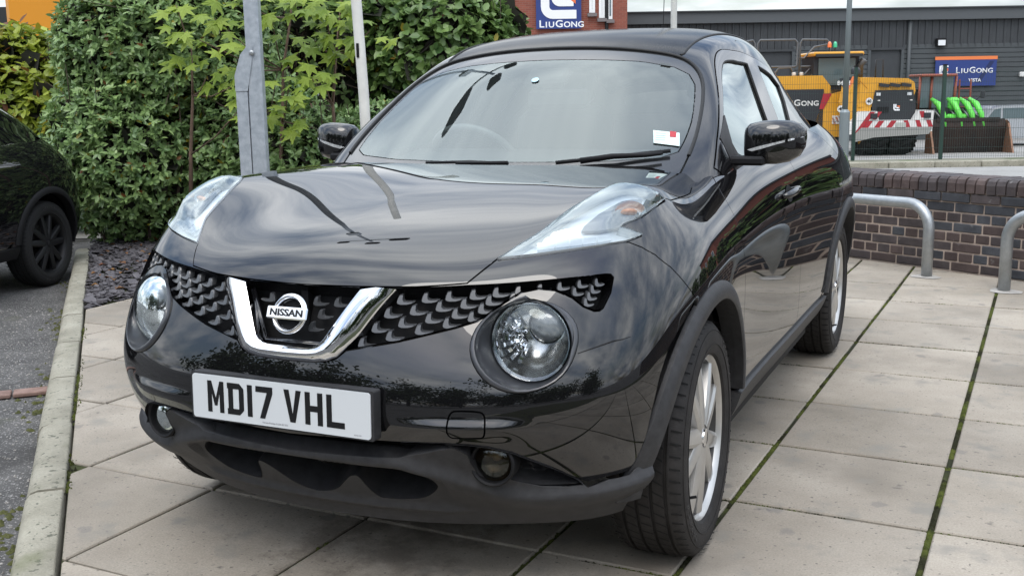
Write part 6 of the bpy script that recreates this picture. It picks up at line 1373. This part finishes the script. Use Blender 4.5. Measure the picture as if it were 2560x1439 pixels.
# ---- yellow wheel loader seen from behind
yel = mat('machine_yellow', (.62, .30, .022), .4, coat=.3, var=.06, vscale=2); blk = mat('machine_black', (.022, .024, .028), .45); mred = mat('stripe_red', (.36, .02, .03), .5); mwh = mat('stripe_white', (.66, .65, .62), .5)
gr_st = mat('counterweight_grey', (.27, .27, .25), .7); mtyre = mat('machine_tyre', (.016, .016, .016), .85); cglass = mat('cab_glass', (.10, .14, .15), .06, spec=.9); orl = mat('beacon_orange', (.75, .16, .02), .25, coat=.8); grl = mat('beacon_green', (.02, .42, .20), .25, coat=.8)
def mtyre_mesh(name, parent, a, d, z, r, w, rimmat, lug=True):
    m4 = Matrix.Translation((a, d, z)) @ Matrix.Rotation(radians(90), 4, 'Y')
    t = MB().lathe([(r*.52, -w/2), (r*.80, -w/2), (r*.95, -w*.44), (r*.97, 0), (r*.95, w*.44), (r*.80, w/2), (r*.52, w/2)], 28, m4).build(name, mtyre, parent, angle=40)
    mb = MB()
    for q in range(20):
        an = 2*pi*q/20
        for s_ in (-1, 1):
            c = Vector((r*.97*cos(an+.08*s_), r*.97*sin(an+.08*s_), s_*w*.25)); mb.v, b_ = mb.v, len(mb.v)
            mb.box(c, (r*.09, r*.16, w*.46), Matrix.Rotation(an+.08*s_, 3, 'Z') @ Matrix.Rotation(.35*s_, 3, 'X'))
    mb.v = [tuple(m4 @ Vector(v)) for v in mb.v]; o = mb.build('tread_lugs', mtyre, t); o['kind'] = 'stuff'
    MB().lathe([(r*.53, -w*.42), (r*.50, -w*.3), (r*.3, -w*.25), (0, -w*.25)], 24, m4).build('wheel_rim', rimmat, t, smooth=True)
    MB().lathe([(r*.53, w*.42), (r*.50, w*.3), (r*.3, w*.25), (0, w*.25)], 24, m4).build('wheel_rim', rimmat, t, smooth=True)
    return t
ld = place('wheel_loader', 11.85, 33.6, -.79, 'yellow and black wheel loader with red and white striped counterweight behind the fence', 'loader'); Z0 = .79
L_ = lambda a, z: (a-11.85, z+Z0)
# bonnet: yellow hood with sloping rear, dark grille
MB().add([(-1.02,0,1.55),(.62,0,1.55),(.74,0,2.02),(.70,0,2.28),(.50,0,2.40),(-.60,0,2.44),(-.98,0,2.44),(-1.02,3,1.55),(.62,3,1.55),(.74,3,2.02),(.70,3,2.34),(.50,3,2.46),(-.60,3,2.52),(-.98,3,2.52)], [(0,1,2,3,4,5,6),(1,8,9,2),(2,9,10,3),(3,10,11,4),(4,11,12,5),(5,12,13,6),(6,13,7,0)]).build('bonnet', yel, ld)
MB().add([(-1.05,-.02,.95),(-.66,-.02,.95),(-.62,-.02,1.62),(-.74,-.02,2.1),(-1.0,-.02,2.36),(-1.4,.4,2.40),(-1.5,.4,1.7),(-1.28,.1,1.2)], [tuple(range(8))]).build('side_fender', yel, ld)
gp_ = MB().add([(-.58,-.03,1.12),(.74,-.03,1.12),(.76,-.03,1.55),(.66,-.03,2.05),(-.52,-.03,2.05),(-.60,-.03,1.6)], [tuple(range(6))]).build('rear_grille', blk, ld)
for x_ in (-.28, .06, .40): MB().box((x_+.02, -.05, 2.20), (.30, .12, .10), Matrix.Rotation(.12, 3, 'Y')).build('louvre', blk, ld)
for x_ in (-.42, .54): MB().box((x_, -.05, 1.93), (.13, .04, .09)).build('grille_lamp', mat('lamp_clear', (.55, .57, .58), .3), gp_)
for x_ in (-.40, .60): MB().box((x_, -.05, 1.74), (.07, .04, .03)).build('grille_marker', mwh, gp_)
MB().box((-.26, -.05, 1.46), (.34, .03, .16)).build('grille_slot', plast_d, gp_)
emblem(basis((.16, -.04, 1.52), (0, -1, 0), (1, 0, 0)), .20, gp_, False)
for a, z, d_ in ((-.70, 1.72, -.04), (-1.62, 1.50, -.2)):
    dsc = MB().lathe([(0, .0), (.11, .0)], 24, basis((a, d_-.02, z), (0, -1, 0))).build('speed_disc', mwh, ld); text_mesh('disc_number', '40', .13, plate_k, dsc, basis((a, d_-.026, z), (0, -1, 0), (1, 0, 0)), bold=.004, depth=.002)
text_mesh('model_number', '848H', .18, mwh, ld, basis((-1.62, -.42, 2.28), (0, -1, 0), (1, 0, 0)), bold=.004, depth=.003)
MB().add([(-1.75,-.40,2.42),(-1.30,-.40,2.48),(-1.50,-.40,2.10),(-1.62,-.40,2.08)], [(0,1,2,3)]).build('side_panel', blk, ld); MB().add([(-1.36,-.41,2.48),(-1.22,-.41,2.48),(-1.50,-.41,2.02),(-1.58,-.41,2.02)], [(0,1,2,3)]).build('side_stripe', orange, ld)
# counterweight with slanting stripes
cw = MB().add([(-1.35,-.3,.72),(1.20,-.3,.78),(1.24,-.3,1.42),(.78,-.3,1.42),(.62,-.3,1.14),(-.46,-.3,1.14),(-.52,-.3,1.42),(-1.02,-.3,1.42),(-1.24,-.3,1.10),(-1.4,-.3,1.05)]+[(-1.35,.5,.72),(1.20,.5,.78),(1.24,.5,1.42),(.78,.5,1.42),(.62,.5,1.14),(-.46,.5,1.14),(-.52,.5,1.42),(-1.02,.5,1.42),(-1.24,.5,1.10),(-1.4,.5,1.05)], [tuple(range(10))]+[(q, 10+q, 10+(q+1) % 10, (q+1) % 10) for q in range(10)]).build('counterweight', mwh, ld)
for x0, z0, z1, w in ((-1.22, .72, 1.40, .16), (-.95, .92, 1.13, .17), (-.60, .92, 1.13, .17), (-.22, .92, 1.13, .17), (-.66, 1.16, 1.40, .12)): MB().add([(x0,-.306,z0),(x0+w,-.306,z0),(x0+w+(z1-z0)*.7,-.306,z1),(x0+(z1-z0)*.7,-.306,z1)], [(0,1,2,3)]).build('red_stripe', mred, cw)
for x0 in (.30, .66, 1.0): MB().add([(x0+.08,-.306,.92),(x0+.22,-.306,.92),(x0+.14,-.306,1.13),(x0,-.306,1.13)], [(0,1,2,3)]).build('red_stripe', mred, cw)
MB().add([(.84,-.306,1.20),(1.0,-.306,1.20),(.92,-.306,1.40),(.78,-.306,1.40)], [(0,1,2,3)]).build('red_stripe', mred, cw)
MB().add([(-1.3,-.32,.46),(-.6,-.32,.62),(1.1,-.32,.70),(1.2,-.32,.92),(-1.0,-.32,.92),(-1.2,-.32,.72)], [tuple(range(6))]).build('counterweight_base', gr_st, cw)
for x_ in (-.62, 1.02): MB().box((x_, -.33, 1.27), (.20, .05, .16)).build('tail_lamp', blk, cw)
MB().box((.22, -.33, .99), (.30, .03, .14)).build('plate_box', mat('plate_grey', (.4, .42, .38), .5), cw)
for a in (-.42, .34): mtyre_mesh('tyre', ld, a+.05, .75, .78, .80, .72, yel)
MB().box((-.05, 1.2, .72), (1.0, .5, .9)).build('axle', blk, ld)
MB().box((-.05, 2.2, 1.1), (1.5, 3, .6)).build('chassis', blk, ld)
cb = MB().box((-1.30, 2.2, 2.62), (1.45, 1.5, 1.05)).build('cab', blk, ld); MB().box((-1.30, 1.42, 2.66), (1.18, .04, .85)).build('cab_window', cglass, cb); MB().box((-1.30, 2.1, 3.22), (1.62, 1.8, .13), bev=.04).build('cab_roof', yel, cb)
MB().box((-1.30, 1.18, 3.17), (1.5, .08, .09)).build('roof_trim', blk, cb)
for x_, mt_ in ((-1.50, orl), (-1.32, grl)): MB().tube([(x_, 1.6, 3.28), (x_, 1.6, 3.44)], .02, 6).build('beacon_stem', blk, cb); MB().lathe([(.065, .0), (.062, .10), (.04, .17), (0, .19)], 14, Matrix.Translation((x_, 1.6, 3.43))).build('beacon', mt_, cb, smooth=True)
MB().tube([(-.55, 1.4, 2.4), (-.55, 1.4, 2.85), (-.46, 1.3, 3.02)], [.10, .10, .11], 12).build('exhaust', mat('exhaust_steel', (.10, .095, .09), .5, .6), ld, smooth=True)
MB().lathe([(.14, -.1), (.15, .02), (.10, .10), (0, .12)], 16, Matrix.Translation((-.98, .5, 2.66))).build('air_cleaner', blk, ld, smooth=True)
mb = MB(); mb.tube([(-.12, 1.2, 2.45), (-.12, 1.2, 3.0), (.12, 1.2, 3.02), (.12, 1.2, 2.45)], .02, 6); mb.build('grab_rail', blk, ld, smooth=True)
# ---- second yellow machine with a black panel and railed platform
m2 = place('yellow_carrier', 9.0, 34.5, -.80, 'yellow machine with black lettered side panel and railed platform left of the wheel loader', 'earth mover')
s2 = 34.5/33
MB().add([(-1.6,0,2.55),(.95,0,2.55),(1.22,0,2.22),(1.22,0,1.92),(-1.6,0,1.92)]+[(-1.6,2.2,2.55),(.95,2.2,2.55),(1.22,2.2,2.22),(1.22,2.2,1.92),(-1.6,2.2,1.92)], [tuple(range(5)),(0,5,6,1),(1,6,7,2),(2,7,8,3)]).build('engine_cover', yel, m2)
pnl = MB().box((-.15, .05, 1.45), (2.3, .2, 1.35)).build('side_panel', blk, m2); smallcaps('panel_letter', basis((.16, -.058, 1.70), (0, -1, 0), (1, 0, 0)), .27, mwh, pnl, bold=.018)
MB().box((-.3, .1, .72), (2.2, .5, .18)).build('step', blk, m2)
MB().add([(.85,-.05,.62),(1.55,-.05,.62),(1.85,-.05,1.3),(1.8,-.05,2.1),(1.22,-.05,1.98),(1.0,-.05,1.75),(.75,-.05,1.1)], [tuple(range(7))]).build('front_fender', yel, m2); MB().add([(.98,-.07,1.98),(1.25,-.07,1.98),(1.0,-.07,1.5),(.86,-.07,1.5)], [(0,1,2,3)]).build('panel_stripe', mred, m2)
ws_ = MB()
for q in range(5): ws_.add([(1.35+q*.1,-.07,1.02+.05*q),(1.42+q*.1,-.07,1.02+.05*q),(1.34+q*.1,-.07,1.22+.03*q),(1.28+q*.1,-.07,1.22+.03*q)], [(0,1,2,3)])
MB().box((1.55, -.06, 1.16), (.52, .02, .26)).build('warning_plate', mwh, m2); o = ws_.build('warning_stripes', orange, m2)
mtyre_mesh('tyre', m2, .4, 1.0, .55, .72, .6, orange); mtyre_mesh('tyre', m2, 1.5, .8, .74, .74, .6, yel)
rail = mat('rail_grey', (.10, .105, .11), .5)
def loop(pts, name='guard_rail'): MB().tube(pts, .032, 7).build(name, rail, m2, smooth=True)
loop([(-2.3,1,3.0),(-1.75,1,3.62),(-1.05,1,3.72),(-.98,1,3.6),(-.98,1,2.55)]); loop([(-.9,1,2.55),(-.9,1,3.6),(-.82,1,3.72),(.32,1,3.72),(.4,1,3.62),(.4,1,2.9),(.32,1,2.86),(-.82,1,2.86),(-.9,1,2.94)])
loop([(.48,1,2.55),(.48,1,3.6),(.55,1,3.72),(1.35,1,3.70),(1.45,1,3.58),(1.45,1,2.86),(.5,1,2.86)]); loop([(.5,1,3.14),(.62,1,3.12),(.95,1,3.48),(1.42,1,3.56)]); loop([(-.45,1,2.45),(-.2,1,2.82),(.2,1,2.84),(.3,1,2.6)]); loop([(.5,1,2.45),(.9,1,2.86)]); loop([(-1.7,1,2.85),(-.98,1,3.02)])
for x_ in (.28, .52): MB().box((x_, .9, 2.62), (.12, .1, .12), bev=.02).build('work_lamp', mwh, m2)
MB().tube([(.86, .8, 2.5), (.90, .8, 2.72), (.98, .75, 2.82)], [.06, .06, .065], 10).build('exhaust', chrome, m2, smooth=True); MB().lathe([(.06, .0), (.055, .08), (0, .12)], 12, Matrix.Translation((-1.75, 1, 3.05))).build('beacon', orl, m2, smooth=True)
# ---- green tractor with a dark loading bucket
tr_ = place('loader_tractor', 14.35, 35, -.83, 'green armed tractor with orange cab frame and rusty loading bucket by the fence', 'tractor')
lg = mat('arm_green', (.12, .60, .07), .45, coat=.3); ofr = mat('cab_orange', (.26, .075, .045), .5); bk = mat('bucket_steel', (.014, .012, .011), .65, .2, col2=(.034, .020, .015), vscale=1.5); edge_m = mat('worn_edge', (.24, .13, .08), .55, .3)
bx0, bx1 = -.90, 1.62
bkt = MB().add([(bx0,-.9,.04),(bx1,-.9,.04),(bx1,-.4,.9),(bx0,-.4,.9),(bx0,-.2,.04),(bx1,-.2,.04),(bx1-.08,-.36,1.14),(bx0+.08,-.36,1.14)], [(0,1,5,4),(4,5,2,3),(3,2,6,7)]).build('bucket', bk, tr_)
for x_ in (bx0, bx1): MB().add([(x_-.03,-.95,.0),(x_-.03,-.2,.0),(x_-.03,-.3,1.1),(x_-.03,-.5,1.0),(x_+.03,-.95,.0),(x_+.03,-.2,.0),(x_+.03,-.3,1.1),(x_+.03,-.5,1.0)], [(0,1,2,3),(4,5,6,7),(0,4,7,3),(1,5,6,2)]).build('bucket_cheek', edge_m, bkt)
MB().box(((bx0+bx1)/2, -.93, .03), (bx1-bx0, .12, .05)).build('cutting_edge', edge_m, bkt); MB().box(((bx0+bx1)/2, -.37, 1.12), (bx1-bx0-.5, .06, .12)).build('bucket_lip', bk, bkt)
cabt = empty('cab'); cabt.parent = tr_
for (x0, x1) in ((-.95, -.90), (.22, .27), (-.55, -.52)):
    MB().tube([(x0, .5, 1.45), (x1, .5, 2.50)], .045, 6).build('cab_post', ofr, cabt, smooth=True)
MB().box((-.35, .9, 2.54), (1.18, 1.2, .09), bev=.03).build('cab_roof', ofr, cabt); MB().box((-.33, .55, 2.0), (1.08, .03, 1.0)).build('cab_window', cglass, cabt); MB().box((-.35, 1.3, 1.6), (1.2, 1.2, 1.0)).build('cab_back', blk, cabt)
for x_ in (-.62, -.10, .30, .60):
    arm_ = MB().tube([(x_, .2, 1.78), (x_+.10, -.1, 1.62), (x_+.22, -.25, 1.30), (x_+.27, -.35, .90)], [.06, .10, .09, .06], 8).build('loader_arm', lg, tr_, smooth=True); MB().tube([(x_+.04, .1, 1.45), (x_+.20, -.2, 1.15)], .035, 6).build('arm_ram', mat('ram_steel', (.35, .36, .36), .3, .8), arm_, smooth=True)
MB().box((.10, -.05, 1.14), (.70, .25, .32), bev=.08).build('arm_crosshead', lg, tr_); MB().box((.05, .1, 1.62), (.34, .3, .42), bev=.08).build('mast_plate', lg, tr_); MB().box((-1.35, .6, 1.35), (.40, .3, .34), bev=.05).build('tank', lg, tr_); MB().box((-.02, .4, 1.25), (1.0, .6, .5)).build('nose', blk, tr_)
for x_ in (-1.25, 1.0): mtyre_mesh('tyre', tr_, x_-.02, .8, .66, .62, .5, lg)
for x_ in (-1.0, .75): MB().tube([(x_, .4, 1.6), (x_+(.25 if x_ > 0 else -.25), .3, 1.85)], .02, 6).build('mirror_stalk', blk, tr_); MB().box((x_+(.32 if x_ > 0 else -.32), .3, 1.9), (.14, .05, .24), bev=.02).build('tractor_mirror', blk, tr_)
for x_ in (.55, .92): MB().tube([(x_, .9, 1.3), (x_, .9, 2.4)], .03, 6).build('ladder_rail', ofr, tr_)
for q in range(3): MB().box((.735, .9, 1.5+.3*q), (.37, .05, .04)).build('ladder_rung', ofr, tr_)
# ---- silver van at the end of the row
van = place('silver_van', 18.1, 39.0, -.85, 'silver van parked next to the rusty loading bucket', 'van'); vs_m = mat('van_silver', (.42, .44, .46), .35, .5, coat=.6)
vp = [(-1.0,.32),(-.98,.75),(-.92,1.05),(-.66,1.40),(-.35,1.48),(1.5,1.5),(1.5,.32)]
MB().add([(x_, 0, z) for x_, z in vp]+[(x_, 1.8, z) for x_, z in vp], [tuple(range(7)), tuple(range(7, 14))]+[(q, 7+q, 7+(q+1) % 7, (q+1) % 7) for q in range(7)]).build('body', vs_m, van)
MB().add([(-.86,-.012,1.02),(-.62,-.012,1.34),(-.38,-.012,1.40),(-.36,-.012,1.04)], [(0,1,2,3)]).build('quarter_window', cglass, van); MB().add([(-.28,-.012,1.04),(-.30,-.012,1.40),(1.4,-.012,1.42),(1.4,-.012,1.04)], [(0,1,2,3)]).build('side_window', cglass, van)
MB().box((-.97, .1, .84), (.08, .2, .28)).build('tail_lamp', mred, van); MB().box((-1.0, .9, .40), (.14, 1.8, .2), bev=.04).build('rear_bumper', vs_m, van)
for x_ in (-.35, 1.1): MB().lathe([(.30, -.02), (.30, .18), (.18, .20), (0, .19)], 24, basis((x_, .15, .30), (0, -1, 0))).build('wheel', mtyre, van, angle=40)
# orange machine body just showing over the shrubs
om = place('orange_digger', -6.28, 17.5, -.125, 'orange machine body showing over the yellow green shrub', 'digger')
MB().box((-.2, 0, 2.6), (2.3, 1.6, .9), bev=.08).build('body', mat('digger_orange', (.62, .25, .015), .45, coat=.2), om); MB().box((.15, -.82, 2.72), (.05, .05, .9)).build('seam_post', mat('seam_pale', (.5, .45, .30), .5), om); MB().box((-1.7, .4, 2.5), (1.2, 1.2, .8)).build('engine_bay', blk, om)
MB().box((-.2, 0, 1.0), (2.2, 1.5, 2.0)).build('lower_frame', blk, om)
for x_ in (-.9, .5): mtyre_mesh('tyre', om, x_, -.5, .5, .5, .4, blk)

# ---- what stands beyond the wall to the side, mirrored in the flank of the car
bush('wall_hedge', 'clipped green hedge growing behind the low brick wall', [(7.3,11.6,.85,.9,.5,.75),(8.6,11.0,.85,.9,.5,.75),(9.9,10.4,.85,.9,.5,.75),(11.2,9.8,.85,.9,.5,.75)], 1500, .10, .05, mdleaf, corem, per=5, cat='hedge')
wk = place('brick_workshop', 40, 40, -.86, 'red brick workshop with dark roof beyond the end of the depot', 'building')
MB().box((0, 5, 3.6), (15, 10, 7.2)).build('wall', brk, wk); MB().box((0, 5, 7.4), (15.6, 10.6, .5)).build('roof', clad_d, wk)
for x_ in (-5, -1.5, 2, 5.5): window(x_, 4.6, 1.6, 1.6, wk)
